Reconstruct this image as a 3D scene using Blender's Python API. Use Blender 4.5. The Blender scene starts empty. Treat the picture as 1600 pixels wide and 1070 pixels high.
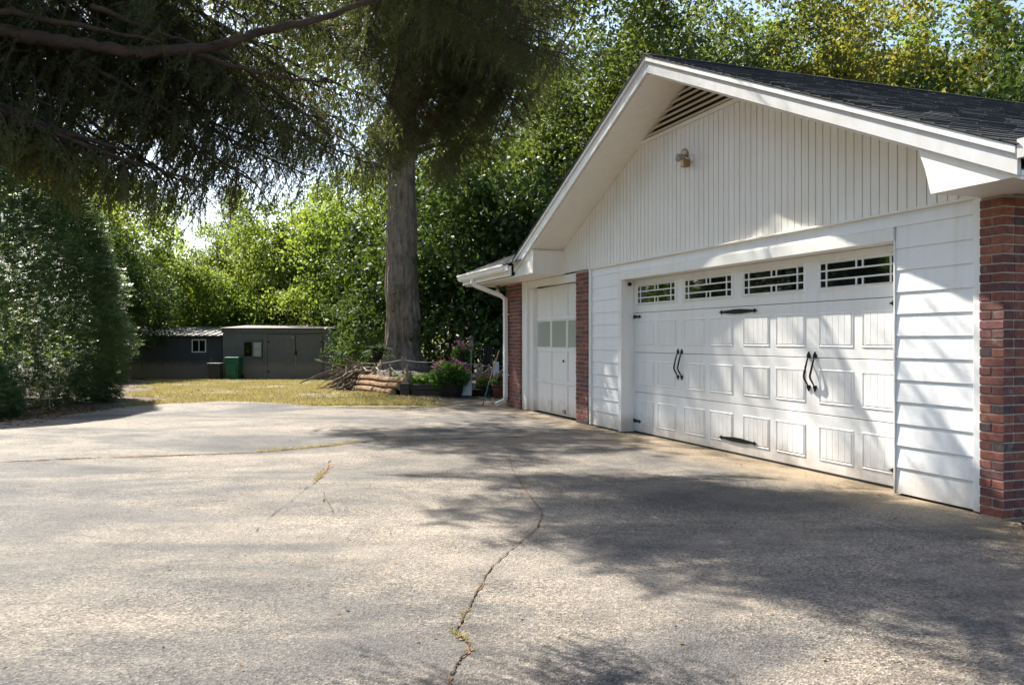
import bpy, math, random
import numpy as np
from mathutils import Vector, Matrix
random.seed(7); RNG = np.random.default_rng(7)
sc = bpy.context.scene
C = sc.collection

# ---------------------------------------------------------------- camera, sky, sun, exposure
CAM_H = 1.29; FPX = 1300.0; HZ = 530.0
cd = bpy.data.cameras.new("camera"); cam = bpy.data.objects.new("camera", cd); C.objects.link(cam)
cam.location = (0, 0, CAM_H); cam.rotation_euler = (math.radians(90), 0, 0)
cd.sensor_width = 36; cd.lens = 36 * FPX / 1600; cd.shift_y = -5 / 1600
cd.clip_start = 0.05; cd.clip_end = 2000
sc.camera = cam
SUN_AZ = (-0.63, 0.7766); SUN_EL = math.radians(47)
w = bpy.data.worlds.new("World"); sc.world = w; w.use_nodes = True
nt = w.node_tree; nt.nodes.clear()
sky = nt.nodes.new("ShaderNodeTexSky"); sky.sky_type = 'NISHITA'; sky.sun_disc = False
sky.sun_elevation = SUN_EL; sky.sun_rotation = math.atan2(SUN_AZ[0], SUN_AZ[1])
sky.air_density = 1.0; sky.dust_density = 1.5; sky.ozone_density = 1.0
bg = nt.nodes.new("ShaderNodeBackground"); bg.inputs[1].default_value = 0.097
wo = nt.nodes.new("ShaderNodeOutputWorld")
nt.links.new(sky.outputs[0], bg.inputs[0]); nt.links.new(bg.outputs[0], wo.inputs[0])
sd = bpy.data.lights.new("sun", 'SUN'); sd.energy = 5.0; sd.angle = math.radians(0.53); sd.color = (1, 0.95, 0.86)
sun = bpy.data.objects.new("sun", sd); C.objects.link(sun)
tosun = Vector((SUN_AZ[0] * math.cos(SUN_EL), SUN_AZ[1] * math.cos(SUN_EL), math.sin(SUN_EL)))
sun.rotation_euler = tosun.to_track_quat('Z', 'Y').to_euler()
sc.view_settings.view_transform = 'Standard'; sc.view_settings.look = 'None'
sc.view_settings.exposure = 1.5; sc.view_settings.gamma = 1; sc.view_settings.use_curve_mapping = False
sc.cycles.max_bounces = 8; sc.cycles.transparent_max_bounces = 8; sc.cycles.diffuse_bounces = 5

# ---------------------------------------------------------------- materials
def nodes_of(name):
    m = bpy.data.materials.new(name); m.use_nodes = True
    n = m.node_tree.nodes; l = m.node_tree.links
    return m, n, l, n["Principled BSDF"]
def ramp(n, stops, interp='LINEAR'):
    r = n.new("ShaderNodeValToRGB"); cr = r.color_ramp; cr.interpolation = interp
    while len(cr.elements) < len(stops): cr.elements.new(0.5)
    for e, (p, c) in zip(cr.elements, stops):
        e.position = p; e.color = (c[0], c[1], c[2], 1)
    return r
def noise(n, l, vec, scale, detail=6, rough=0.6):
    t = n.new("ShaderNodeTexNoise"); t.inputs["Scale"].default_value = scale
    t.inputs["Detail"].default_value = detail; t.inputs["Roughness"].default_value = rough
    if vec is not None: l.new(vec, t.inputs["Vector"])
    return t
def bump(n, l, b, src, strength, dist=0.01, prev=None):
    u = n.new("ShaderNodeBump"); u.inputs["Strength"].default_value = strength; u.inputs["Distance"].default_value = dist
    l.new(src, u.inputs["Height"])
    if prev is not None: l.new(prev, u.inputs["Normal"])
    l.new(u.outputs[0], b.inputs["Normal"]); return u.outputs[0]
def mixc(n, l, fac, a, b, mode='MIX'):
    x = n.new("ShaderNodeMix"); x.data_type = 'RGBA'; x.blend_type = mode
    for s, i in ((fac, 0), (a, 6), (b, 7)):
        if isinstance(s, (int, float)): x.inputs[i].default_value = s
        elif isinstance(s, tuple): x.inputs[i].default_value = (*s, 1)
        else: l.new(s, x.inputs[i])
    return x.outputs[2]
def coord(n, which="Object"):
    return n.new("ShaderNodeTexCoord").outputs[which]
def wpos(n): return n.new("ShaderNodeNewGeometry").outputs["Position"]

def simple(name, c1, c2=None, scale=3, rough=0.5, bmp=0.0, bscale=40, stretch=None, metal=0, spec=0.5, world=False, rnd=0.0):
    m, n, l, b = nodes_of(name)
    c2 = c2 or tuple(x * 0.85 for x in c1)
    v = wpos(n) if world else coord(n)
    if stretch:
        mp = n.new("ShaderNodeMapping"); mp.inputs["Scale"].default_value = stretch; l.new(v, mp.inputs[0]); v = mp.outputs[0]
    t = noise(n, l, v, scale)
    r = ramp(n, [(0.3, c2), (0.7, c1)]); l.new(t.outputs[0], r.inputs[0]); col = r.outputs[0]
    if rnd:
        oi = n.new("ShaderNodeObjectInfo"); rr = ramp(n, [(0, (1 - rnd,) * 3), (1, (1 + rnd * 0.4,) * 3)])
        l.new(oi.outputs["Random"], rr.inputs[0]); col = mixc(n, l, 1.0, col, rr.outputs[0], 'MULTIPLY')
    l.new(col, b.inputs["Base Color"])
    b.inputs["Roughness"].default_value = rough; b.inputs["Metallic"].default_value = metal
    b.inputs["Specular IOR Level"].default_value = spec
    if bmp:
        t2 = noise(n, l, v, bscale, 4); bump(n, l, b, t2.outputs[0], bmp, 0.005)
    return m

def leaf_mat(name, cols, trans=(0.35, 0.5, 0.06), tfac=0.45, rough=0.55, spec=0.3, rnd=0.25):
    m, n, l, b = nodes_of(name)
    g = n.new("ShaderNodeNewGeometry")
    k = len(cols); r = ramp(n, [(i / max(1, k - 1), c) for i, c in enumerate(cols)])
    l.new(g.outputs["Random Per Island"], r.inputs[0])
    oi = n.new("ShaderNodeObjectInfo"); rr = ramp(n, [(0, (1 - rnd,) * 3), (1, (1 + rnd, 1 + rnd, 1))])
    l.new(oi.outputs["Random"], rr.inputs[0])
    col = mixc(n, l, 1.0, r.outputs[0], rr.outputs[0], 'MULTIPLY')
    l.new(col, b.inputs["Base Color"]); b.inputs["Roughness"].default_value = rough
    b.inputs["Specular IOR Level"].default_value = spec
    tr = n.new("ShaderNodeBsdfTranslucent")
    tc = mixc(n, l, 0.6, col, trans); l.new(tc, tr.inputs[0])
    mx = n.new("ShaderNodeMixShader"); mx.inputs[0].default_value = tfac
    l.new(b.outputs[0], mx.inputs[1]); l.new(tr.outputs[0], mx.inputs[2])
    l.new(mx.outputs[0], n["Material Output"].inputs[0])
    return m

def concrete_mat():
    m, n, l, b = nodes_of("driveway_concrete")
    p = wpos(n)
    mp = n.new("ShaderNodeMapping"); mp.inputs["Rotation"].default_value = (0, 0, 0.45); mp.inputs["Scale"].default_value = (0.55, 1.15, 1); l.new(p, mp.inputs[0])
    big = noise(n, l, mp.outputs[0], 0.55, 5, 0.6); big.inputs["Distortion"].default_value = 0.6
    mid = noise(n, l, p, 1.9, 10, 0.78); fine = noise(n, l, p, 48, 5, 0.75)
    r1 = ramp(n, [(0.33, (0.062, 0.060, 0.059)), (0.43, (0.108, 0.101, 0.095)), (0.52, (0.190, 0.167, 0.142)), (0.68, (0.262, 0.231, 0.193))]); l.new(big.outputs[0], r1.inputs[0])
    r2 = ramp(n, [(0.30, (0.42, 0.42, 0.43)), (0.45, (0.80, 0.80, 0.80)), (0.56, (1.0, 0.985, 0.96)), (0.72, (1.25, 1.2, 1.12))]); l.new(mid.outputs[0], r2.inputs[0])
    c = mixc(n, l, 1.0, r1.outputs[0], r2.outputs[0], 'MULTIPLY')
    vo = n.new("ShaderNodeTexVoronoi"); vo.inputs["Scale"].default_value = 92; l.new(p, vo.inputs["Vector"])
    r3 = ramp(n, [(0.0, (0.28, 0.27, 0.26)), (0.35, (0.8, 0.79, 0.78)), (0.7, (1.1, 1.08, 1.04)), (1.0, (1.8, 1.72, 1.6))])
    sp = n.new("ShaderNodeSeparateColor"); l.new(vo.outputs["Color"], sp.inputs[0]); l.new(sp.outputs[0], r3.inputs[0])
    sm = noise(n, l, p, 0.9, 4, 0.6); rs = ramp(n, [(0.36, (0.4,) * 3), (0.60, (1.0,) * 3)]); l.new(sm.outputs[0], rs.inputs[0])
    c = mixc(n, l, rs.outputs[0], c, mixc(n, l, 1.0, c, r3.outputs[0], 'MULTIPLY'))
    st = noise(n, l, mp.outputs[0], 1.05, 9, 0.72); st.inputs["Distortion"].default_value = 1.2; rst = ramp(n, [(0.53, (0,) * 3), (0.68, (0.6,) * 3)]); l.new(st.outputs[0], rst.inputs[0])
    c = mixc(n, l, rst.outputs[0], c, mixc(n, l, 1.0, c, (0.50, 0.45, 0.42), 'MULTIPLY'))
    r4 = ramp(n, [(0.34, (0.55, 0.54, 0.53)), (0.5, (1, 1, 1)), (0.68, (1.3, 1.27, 1.22))]); l.new(fine.outputs[0], r4.inputs[0])
    c = mixc(n, l, 0.8, c, mixc(n, l, 1.0, c, r4.outputs[0], 'MULTIPLY'))
    # clay stain along the foot of the garage
    dp = n.new("ShaderNodeVectorMath"); dp.operation = 'DOT_PRODUCT'; l.new(p, dp.inputs[0]); dp.inputs[1].default_value = (0.9407, 0.3394, 0)
    wob = n.new("ShaderNodeMath"); wob.operation = 'MULTIPLY_ADD'; l.new(mid.outputs[0], wob.inputs[0]); wob.inputs[1].default_value = 1.1; l.new(dp.outputs["Value"], wob.inputs[2])
    mr = n.new("ShaderNodeMapRange"); mr.inputs[1].default_value = 5.1; mr.inputs[2].default_value = 5.85; l.new(wob.outputs[0], mr.inputs[0])
    c = mixc(n, l, mr.outputs[0], c, mixc(n, l, 0.55, c, (0.34, 0.25, 0.145)))
    l.new(c, b.inputs["Base Color"]); b.inputs["Roughness"].default_value = 0.8; b.inputs["Specular IOR Level"].default_value = 0.3
    o = bump(n, l, b, vo.outputs["Distance"], 0.9, 0.006)
    bump(n, l, b, fine.outputs[0], 0.6, 0.004, o)
    return m

def brick_mat():
    m, n, l, b = nodes_of("brick_clay")
    oi = n.new("ShaderNodeObjectInfo")
    r = ramp(n, [(0, (0.185, 0.058, 0.042)), (0.22, (0.235, 0.075, 0.05)), (0.42, (0.14, 0.05, 0.042)), (0.6, (0.20, 0.072, 0.056)),
                 (0.78, (0.085, 0.055, 0.055)), (0.87, (0.27, 0.10, 0.06)), (0.95, (0.12, 0.05, 0.045))], 'CONSTANT')
    l.new(oi.outputs["Random"], r.inputs[0])
    t = noise(n, l, wpos(n), 22, 6, 0.7); r2 = ramp(n, [(0.3, (0.5, 0.5, 0.52)), (0.7, (1.3, 1.25, 1.2))]); l.new(t.outputs[0], r2.inputs[0])
    cb = mixc(n, l, 1.0, r.outputs[0], r2.outputs[0], 'MULTIPLY')
    t4 = noise(n, l, wpos(n), 9, 8, 0.75); r4 = ramp(n, [(0.56, (0,) * 3), (0.74, (0.6,) * 3)]); l.new(t4.outputs[0], r4.inputs[0])
    l.new(mixc(n, l, r4.outputs[0], cb, (0.36, 0.30, 0.25)), b.inputs["Base Color"])
    b.inputs["Roughness"].default_value = 0.8
    t2 = noise(n, l, wpos(n), 130, 4); bump(n, l, b, t2.outputs[0], 0.5, 0.003)
    return m

def bark_mat(name, c1, c2, scale=7, stretch=(1, 1, 0.12), b1=0.9, dist=0.03):
    m, n, l, b = nodes_of(name)
    mp = n.new("ShaderNodeMapping"); mp.inputs["Scale"].default_value = stretch; l.new(coord(n), mp.inputs[0])
    t = noise(n, l, mp.outputs[0], scale, 8, 0.75); r = ramp(n, [(0.32, c2), (0.62, c1)]); l.new(t.outputs[0], r.inputs[0])
    t3 = noise(n, l, coord(n), 1.2, 4); r3 = ramp(n, [(0.3, (0.7, 0.72, 0.66)), (0.7, (1.15, 1.12, 1.1))]); l.new(t3.outputs[0], r3.inputs[0])
    l.new(mixc(n, l, 1.0, r.outputs[0], r3.outputs[0], 'MULTIPLY'), b.inputs["Base Color"])
    b.inputs["Roughness"].default_value = 0.9; b.inputs["Specular IOR Level"].default_value = 0.2
    bump(n, l, b, t.outputs[0], b1, dist)
    return m

def shingle_mat():
    m, n, l, b = nodes_of("asphalt_shingle")
    g = n.new("ShaderNodeNewGeometry"); oi = n.new("ShaderNodeObjectInfo")
    ad = n.new("ShaderNodeMath"); ad.operation = 'ADD'; l.new(g.outputs["Random Per Island"], ad.inputs[0]); l.new(oi.outputs["Random"], ad.inputs[1])
    fr = n.new("ShaderNodeMath"); fr.operation = 'FRACT'; l.new(ad.outputs[0], fr.inputs[0])
    r = ramp(n, [(0, (0.012, 0.0115, 0.011)), (0.5, (0.024, 0.023, 0.022)), (1, (0.05, 0.048, 0.046))]); l.new(fr.outputs[0], r.inputs[0])
    t = noise(n, l, wpos(n), 240, 3); r2 = ramp(n, [(0.3, (0.6,) * 3), (0.7, (1.5,) * 3)]); l.new(t.outputs[0], r2.inputs[0])
    l.new(mixc(n, l, 1.0, r.outputs[0], r2.outputs[0], 'MULTIPLY'), b.inputs["Base Color"])
    b.inputs["Roughness"].default_value = 0.85; bump(n, l, b, t.outputs[0], 0.6, 0.004)
    return m

def painted_mat(name, c, rough=0.5, dirt=0.12, grain=(1, 1, 1), gs=30, gb=0.15, dscale=1.3):
    m, n, l, b = nodes_of(name)
    p = wpos(n); t = noise(n, l, p, dscale, 7, 0.65)
    r = ramp(n, [(0.3, tuple(x * (1 - dirt * k) for x, k in zip(c, (0.8, 1.0, 1.5)))), (0.62, c)]); l.new(t.outputs[0], r.inputs[0])
    sx_ = n.new("ShaderNodeSeparateXYZ"); l.new(p, sx_.inputs[0])
    tg = noise(n, l, p, 5, 6, 0.7); dz = n.new("ShaderNodeMath"); dz.operation = 'MULTIPLY_ADD'; l.new(tg.outputs[0], dz.inputs[0]); dz.inputs[1].default_value = -0.55; l.new(sx_.outputs[2], dz.inputs[2])
    mr = n.new("ShaderNodeMapRange"); mr.inputs[1].default_value = -0.26; mr.inputs[2].default_value = 0.02; mr.inputs[3].default_value = 0.55; mr.inputs[4].default_value = 0.0; l.new(dz.outputs[0], mr.inputs[0])
    mps = n.new("ShaderNodeMapping"); mps.inputs["Scale"].default_value = (9, 9, 0.5); l.new(p, mps.inputs[0])
    ts = noise(n, l, mps.outputs[0], 1.0, 5, 0.7); rs = ramp(n, [(0.5, (1, 1, 1)), (0.72, (0.92, 0.905, 0.88))]); l.new(ts.outputs[0], rs.inputs[0])
    cc = mixc(n, l, 1.0, r.outputs[0], rs.outputs[0], 'MULTIPLY'); cc = mixc(n, l, mr.outputs[0], cc, (0.34, 0.25, 0.17))
    l.new(cc, b.inputs["Base Color"]); b.inputs["Roughness"].default_value = rough
    mp = n.new("ShaderNodeMapping"); mp.inputs["Scale"].default_value = grain; l.new(coord(n), mp.inputs[0])
    t2 = noise(n, l, mp.outputs[0], gs, 5, 0.7); bump(n, l, b, t2.outputs[0], gb, 0.004)
    return m

M = {}
M['concrete'] = concrete_mat(); M['brick'] = brick_mat(); M['shingle'] = shingle_mat()
M['mortar'] = simple("mortar", (0.42, 0.36, 0.29), (0.3, 0.25, 0.2), 30, 0.9, 0.4, 90, world=True)
M['siding'] = painted_mat("white_siding_paint", (0.85, 0.85, 0.84), 0.5, 0.06, (1, 6, 14), 9, 0.35)
M['bead'] = painted_mat("gable_board_paint", (0.87, 0.84, 0.79), 0.5, 0.08, (10, 1, 1), 9, 0.12)
M['trim'] = painted_mat("trim_paint", (0.85, 0.84, 0.81), 0.45, 0.08, (1, 1, 1), 25, 0.12)
M['bounce_white'] = painted_mat("soffit_bounce_paint", (0.86, 0.82, 0.74), 0.5, 0.05, (1, 1, 1), 18, 0.12)  # same white as the trim, warm bounce light put into the colour
M['door'] = painted_mat("door_paint", (0.85, 0.84, 0.82), 0.38, 0.05, (1, 1, 6), 12, 0.08)
M['shaded_trim'] = painted_mat("shaded_trim_paint", (0.66, 0.66, 0.66), 0.45, 0.14, (1, 1, 1), 25, 0.15, 3)  # trim paint greyed, with shade put into the colour
M['vent'] = painted_mat('vent_tan_paint', (0.60, 0.50, 0.37), 0.5, 0.1)
M['dark_gap'] = simple("dark_recess", (0.02, 0.018, 0.016), rough=0.9)
M['iron'] = simple("black_iron", (0.015, 0.015, 0.016), (0.008, 0.008, 0.009), 20, 0.4, 0.2, 60, metal=0.6)
def glass_mat(name, c, rough):
    m, n, l, b = nodes_of(name)
    t = noise(n, l, wpos(n), 1.1, 2); bump(n, l, b, t.outputs[0], 0.05, 0.02)
    b.inputs["Base Color"].default_value = (*c, 1); b.inputs["Roughness"].default_value = rough; b.inputs["IOR"].default_value = 1.52
    b.inputs["Specular IOR Level"].default_value = 0.8
    return m
M['glass'] = glass_mat("dark_window_glass", (0.006, 0.007, 0.007), 0.02)
M['pale_glass'] = glass_mat("covered_window_glass", (0.42, 0.44, 0.38), 0.12)
M['metal'] = simple("galvanised_metal", (0.45, 0.45, 0.44), (0.3, 0.28, 0.26), 6, 0.4, metal=0.8)
M['shed'] = painted_mat("shed_dark_grey_paint", (0.135, 0.138, 0.125), 0.7, 0.25, (8, 8, 0.6), 6, 0.3, 1.5)
M['shed_lap'] = painted_mat("shed_lap_paint", (0.062, 0.066, 0.068), 0.7, 0.25, (1, 1, 8), 6, 0.3, 1.5)
M['shed_roof'] = simple("old_tin_roof", (0.17, 0.16, 0.15), (0.07, 0.065, 0.06), 5, 0.55, 0.3, 30, metal=0.3)
M['green_plastic'] = simple("green_bin_plastic", (0.005, 0.13, 0.055), (0.004, 0.10, 0.04), 4, 0.4)
M['brown_plastic'] = simple("brown_bin_plastic", (0.05, 0.042, 0.038), rough=0.5)
M['rubber'] = simple("black_rubber", (0.012, 0.012, 0.012), rough=0.7)
M['bark'] = bark_mat("grey_bark", (0.31, 0.24, 0.18), (0.085, 0.064, 0.047), 9, (1, 1, 0.32), 1.0, 0.07)
M['limb'] = bark_mat("limb_bark", (0.13, 0.105, 0.085), (0.05, 0.04, 0.033), 8, (1, 1, 0.3), 0.6, 0.02)
M['conifer_bark'] = bark_mat("conifer_bark", (0.10, 0.066, 0.046), (0.03, 0.022, 0.017), 22, (0.5, 1, 1), 1.0, 0.02)
M['log'] = bark_mat("weathered_log", (0.27, 0.17, 0.095), (0.12, 0.07, 0.038), 10, (0.15, 1, 1), 0.5, 0.01)
M['log_end'] = simple("log_cut_end", (0.42, 0.30, 0.18), (0.3, 0.2, 0.12), 12, 0.8)
M['timber'] = bark_mat("old_timber", (0.115, 0.095, 0.075), (0.05, 0.042, 0.035), 9, (0.15, 1, 1), 0.5, 0.01)
M['stick'] = bark_mat("dead_stick", (0.24, 0.19, 0.145), (0.10, 0.075, 0.055), 15, (1, 1, 1), 0.4, 0.005)
M['rope'] = simple("pale_rope", (0.5, 0.42, 0.32), (0.35, 0.28, 0.2), 60, 0.85, 0.4, 150)
M['post'] = simple("rope_post_wood", (0.32, 0.24, 0.17), (0.2, 0.15, 0.1), 14, 0.8, 0.3, 40)
M['soil'] = simple("mulch_soil", (0.05, 0.035, 0.024), (0.022, 0.016, 0.012), 12, 0.95, 0.8, 30, world=True)
M['litter'] = simple("leaf_litter_ground", (0.115, 0.08, 0.048), (0.045, 0.034, 0.022), 5, 0.95, 0.8, 25, world=True)
M['lawn'] = simple("dry_lawn", (0.26, 0.21, 0.12), (0.10, 0.09, 0.05), 1.6, 0.95, 0.8, 30, world=True)
M['barrel'] = bark_mat("barrel_staves", (0.05, 0.04, 0.034), (0.022, 0.018, 0.015), 9, (1, 1, 0.2), 0.4, 0.01)
M['terracotta'] = simple("terracotta", (0.22, 0.09, 0.05), (0.15, 0.06, 0.04), 9, 0.8)
M['white_plastic'] = simple("white_plastic", (0.75, 0.75, 0.72), rough=0.4)
M['teal'] = simple("teal_handle_grip", (0.03, 0.16, 0.19), rough=0.4)
M['wood_pole'] = simple("pale_pole", (0.42, 0.26, 0.16), rough=0.6)
M['brass'] = simple("aged_lamp_metal", (0.42, 0.28, 0.13), (0.25, 0.16, 0.08), 12, 0.4, metal=0.5)
M['lens'] = simple("lamp_glass", (0.5, 0.5, 0.48), rough=0.1)
M['crack'] = simple("crack_dirt", (0.075, 0.055, 0.038), (0.03, 0.024, 0.018), 25, 0.95, 0.5, 60, world=True)
M['crack_fill'] = simple("crack_dry_grass", (0.27, 0.14, 0.06), (0.12, 0.07, 0.04), 18, 0.95, 0.6, 60, world=True)
YG = (0.42, 0.60, 0.05)
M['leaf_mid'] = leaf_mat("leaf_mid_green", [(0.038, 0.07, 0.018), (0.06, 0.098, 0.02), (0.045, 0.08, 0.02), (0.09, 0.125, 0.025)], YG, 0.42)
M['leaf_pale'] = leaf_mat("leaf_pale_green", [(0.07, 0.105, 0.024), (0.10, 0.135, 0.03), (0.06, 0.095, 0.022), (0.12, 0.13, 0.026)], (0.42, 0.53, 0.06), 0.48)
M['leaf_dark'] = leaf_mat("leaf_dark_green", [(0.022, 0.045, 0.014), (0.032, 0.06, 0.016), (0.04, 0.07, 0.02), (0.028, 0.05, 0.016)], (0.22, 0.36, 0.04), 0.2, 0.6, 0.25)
M['leaf_autumn'] = leaf_mat("leaf_autumn", [(0.05, 0.085, 0.02), (0.08, 0.11, 0.022), (0.17, 0.14, 0.025), (0.06, 0.09, 0.02), (0.19, 0.10, 0.025)], (0.5, 0.48, 0.06), 0.4)
M['leaf_oak'] = leaf_mat("leaf_oak_green", [(0.034, 0.058, 0.018), (0.045, 0.075, 0.02), (0.065, 0.092, 0.024)], (0.34, 0.42, 0.06), 0.32)
M['needle'] = leaf_mat("conifer_needle", [(0.028, 0.048, 0.014), (0.04, 0.064, 0.017), (0.06, 0.08, 0.02), (0.032, 0.05, 0.014), (0.09, 0.052, 0.022)], (0.3, 0.34, 0.045), 0.3, 0.5, 0.35, 0.15)
M['brown_needle'] = leaf_mat("dead_brown_needle", [(0.14, 0.055, 0.022), (0.19, 0.08, 0.03), (0.10, 0.045, 0.02)], (0.45, 0.16, 0.05), 0.35, 0.6, 0.2)
M['shrub'] = leaf_mat("shrub_scale_leaf", [(0.055, 0.10, 0.04), (0.08, 0.135, 0.05), (0.095, 0.15, 0.055), (0.065, 0.12, 0.045)], (0.32, 0.48, 0.12), 0.25, 0.48, 0.4, 0.1)
M['shrub_inner'] = simple('shrub_inner_leaf', (0.05, 0.085, 0.034), (0.018, 0.034, 0.014), 14, 0.9, 1.0, 30)
M['grass'] = leaf_mat("grass_blade", [(0.38, 0.295, 0.135), (0.32, 0.25, 0.105), (0.17, 0.16, 0.05), (0.42, 0.33, 0.165), (0.10, 0.12, 0.035)], (0.5, 0.42, 0.15), 0.35, 0.6, 0.2)
M['fallen'] = leaf_mat("fallen_leaf", [(0.22, 0.11, 0.045), (0.13, 0.07, 0.035), (0.28, 0.17, 0.07), (0.09, 0.05, 0.03)], (0.4, 0.2, 0.05), 0.2, 0.7, 0.2)
M['fern'] = leaf_mat("fern_frond", [(0.03, 0.075, 0.022), (0.045, 0.10, 0.026), (0.035, 0.085, 0.022)], (0.2, 0.42, 0.05), 0.35)
M['flower_leaf'] = leaf_mat("flower_leaf", [(0.05, 0.12, 0.025), (0.08, 0.16, 0.03), (0.06, 0.13, 0.025)], (0.3, 0.55, 0.06), 0.4)
M['lime_leaf'] = leaf_mat("lime_leaf", [(0.13, 0.22, 0.03), (0.18, 0.27, 0.04), (0.1, 0.18, 0.03)], (0.5, 0.7, 0.08), 0.45)
M['magenta'] = leaf_mat("magenta_petal", [(0.5, 0.05, 0.32), (0.6, 0.12, 0.42), (0.42, 0.06, 0.36)], (0.7, 0.1, 0.45), 0.35)
M['pink'] = leaf_mat("pink_petal", [(0.65, 0.14, 0.35), (0.7, 0.25, 0.45), (0.6, 0.08, 0.3)], (0.8, 0.2, 0.4), 0.35)
M['red'] = leaf_mat("red_petal", [(0.55, 0.03, 0.06), (0.62, 0.08, 0.12), (0.5, 0.03, 0.1)], (0.8, 0.1, 0.1), 0.3)

# ---------------------------------------------------------------- mesh helpers
class MB:
    def __init__(s): s.v = []; s.f = []; s.m = []
    def add(s, vs, fs, mi=0):
        o = len(s.v); s.v += [tuple(p) for p in vs]; s.f += [tuple(i + o for i in q) for q in fs]; s.m += [mi] * len(fs); return s
    def hex(s, p, mi=0):   # p: 4 bottom (ccw from above), 4 top
        return s.add(p, [(3, 2, 1, 0), (4, 5, 6, 7), (0, 1, 5, 4), (1, 2, 6, 5), (2, 3, 7, 6), (3, 0, 4, 7)], mi)
    def box(s, x0, x1, y0, y1, z0, z1, mi=0):
        return s.hex([(x0, y0, z0), (x1, y0, z0), (x1, y1, z0), (x0, y1, z0), (x0, y0, z1), (x1, y0, z1), (x1, y1, z1), (x0, y1, z1)], mi)
    def prism(s, poly, off, mi=0):
        n = len(poly); a = [Vector(p) for p in poly]; b = [p + Vector(off) for p in a]
        fs = [tuple(range(n)), tuple(range(2 * n - 1, n - 1, -1))] + [(i, i + n, (i + 1) % n + n, (i + 1) % n) for i in range(n)]
        return s.add(a + b, fs, mi)
    def tube(s, path, r, k=6, mi=0, cap=True):
        pts = [Vector(p) for p in path]; n = len(pts); rs = r if isinstance(r, (list, tuple)) else [r] * n
        vs = []; up = Vector((0.13, 0.27, 0.95)).normalized()
        for i, p in enumerate(pts):
            d = (pts[min(i + 1, n - 1)] - pts[max(i - 1, 0)])
            d = d.normalized() if d.length > 1e-9 else Vector((0, 0, 1))
            a = d.cross(up)
            if a.length < 0.05: a = d.cross(Vector((1, 0, 0)))
            a.normalize(); b = d.cross(a)
            for j in range(k):
                t = 2 * math.pi * j / k; vs.append(p + (a * math.cos(t) + b * math.sin(t)) * rs[i])
        fs = [(i * k + j, i * k + (j + 1) % k, (i + 1) * k + (j + 1) % k, (i + 1) * k + j) for i in range(n - 1) for j in range(k)]
        if cap: fs += [tuple(range(k - 1, -1, -1)), tuple((n - 1) * k + j for j in range(k))]
        return s.add(vs, fs, mi)
    def lathe(s, prof, k=16, c=(0, 0, 0), mi=0):
        vs = [(c[0] + r * math.cos(2 * math.pi * j / k), c[1] + r * math.sin(2 * math.pi * j / k), c[2] + z) for r, z in prof for j in range(k)]
        n = len(prof)
        fs = [(i * k + j, i * k + (j + 1) % k, (i + 1) * k + (j + 1) % k, (i + 1) * k + j) for i in range(n - 1) for j in range(k)]
        fs += [tuple(range(k - 1, -1, -1)), tuple((n - 1) * k + j for j in range(k))]
        return s.add(vs, fs, mi)
    def mesh(s, name, mats, smooth=False):
        me = bpy.data.meshes.new(name); me.from_pydata(s.v, [], s.f)
        for m in (mats if isinstance(mats, (list, tuple)) else [mats]): me.materials.append(m)
        if any(s.m): me.polygons.foreach_set("material_index", s.m)
        if smooth: me.polygons.foreach_set("use_smooth", [True] * len(s.f))
        me.update(); return me
    def build(s, name, mats, parent=None, smooth=False, bev=0, loc=None):
        return link(name, s.mesh(name, mats, smooth), parent, bev, loc)
def link(name, me, parent=None, bev=0, loc=None):
    o = bpy.data.objects.new(name, me); C.objects.link(o); o.parent = parent
    if loc is not None: o.location = loc
    if bev:
        b = o.modifiers.new("bevel", 'BEVEL'); b.width = bev; b.segments = 2; b.limit_method = 'ANGLE'
    return o
def tag(o, label=None, cat=None, group=None, kind=None):
    if label: o['label'] = label
    if cat: o['category'] = cat
    if group: o['group'] = group
    if kind: o['kind'] = kind
    return o
def thing(name, loc, label, cat, group=None, rz=0):
    o = bpy.data.objects.new(name, None); o.empty_display_size = 0.2; C.objects.link(o)
    o.location = loc; o.rotation_euler = (0, 0, rz); return tag(o, label, cat, group)
def box(name, mat, parent, x0, x1, y0, y1, z0, z1, bev=0):
    return MB().box(x0, x1, y0, y1, z0, z1).build(name, mat, parent, bev=bev)
def raw(name, verts, nper, mats, mi=None):   # numpy polygons of nper corners, islands each
    verts = np.asarray(verts, dtype=np.float32).reshape(-1, 3); nv = len(verts); nf = nv // nper
    me = bpy.data.meshes.new(name); me.vertices.add(nv); me.vertices.foreach_set("co", verts.ravel())
    me.loops.add(nv); me.loops.foreach_set("vertex_index", np.arange(nv, dtype=np.int32))
    me.polygons.add(nf); me.polygons.foreach_set("loop_start", np.arange(0, nv, nper, dtype=np.int32))
    me.polygons.foreach_set("loop_total", np.full(nf, nper, dtype=np.int32))
    for m in (mats if isinstance(mats, (list, tuple)) else [mats]): me.materials.append(m)
    if mi is not None: me.polygons.foreach_set("material_index", np.asarray(mi, dtype=np.int32))
    me.update(); me.validate(); return me
def unit(a): return a / np.maximum(np.linalg.norm(a, axis=-1, keepdims=True), 1e-9)
def leaves(c, d, nrm, ln, wd, fold=0.0):     # diamond leaves: centre, axis, normal
    d = unit(d); s = unit(np.cross(d, nrm)); up = unit(np.cross(s, d))
    ln = np.asarray(ln)[:, None]; wd = np.asarray(wd)[:, None]
    return np.stack([c - d * ln * 0.5, c + s * wd * 0.5 + up * wd * fold - d * ln * 0.08, c + d * ln * 0.5, c - s * wd * 0.5 + up * wd * fold - d * ln * 0.08], 1)

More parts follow.
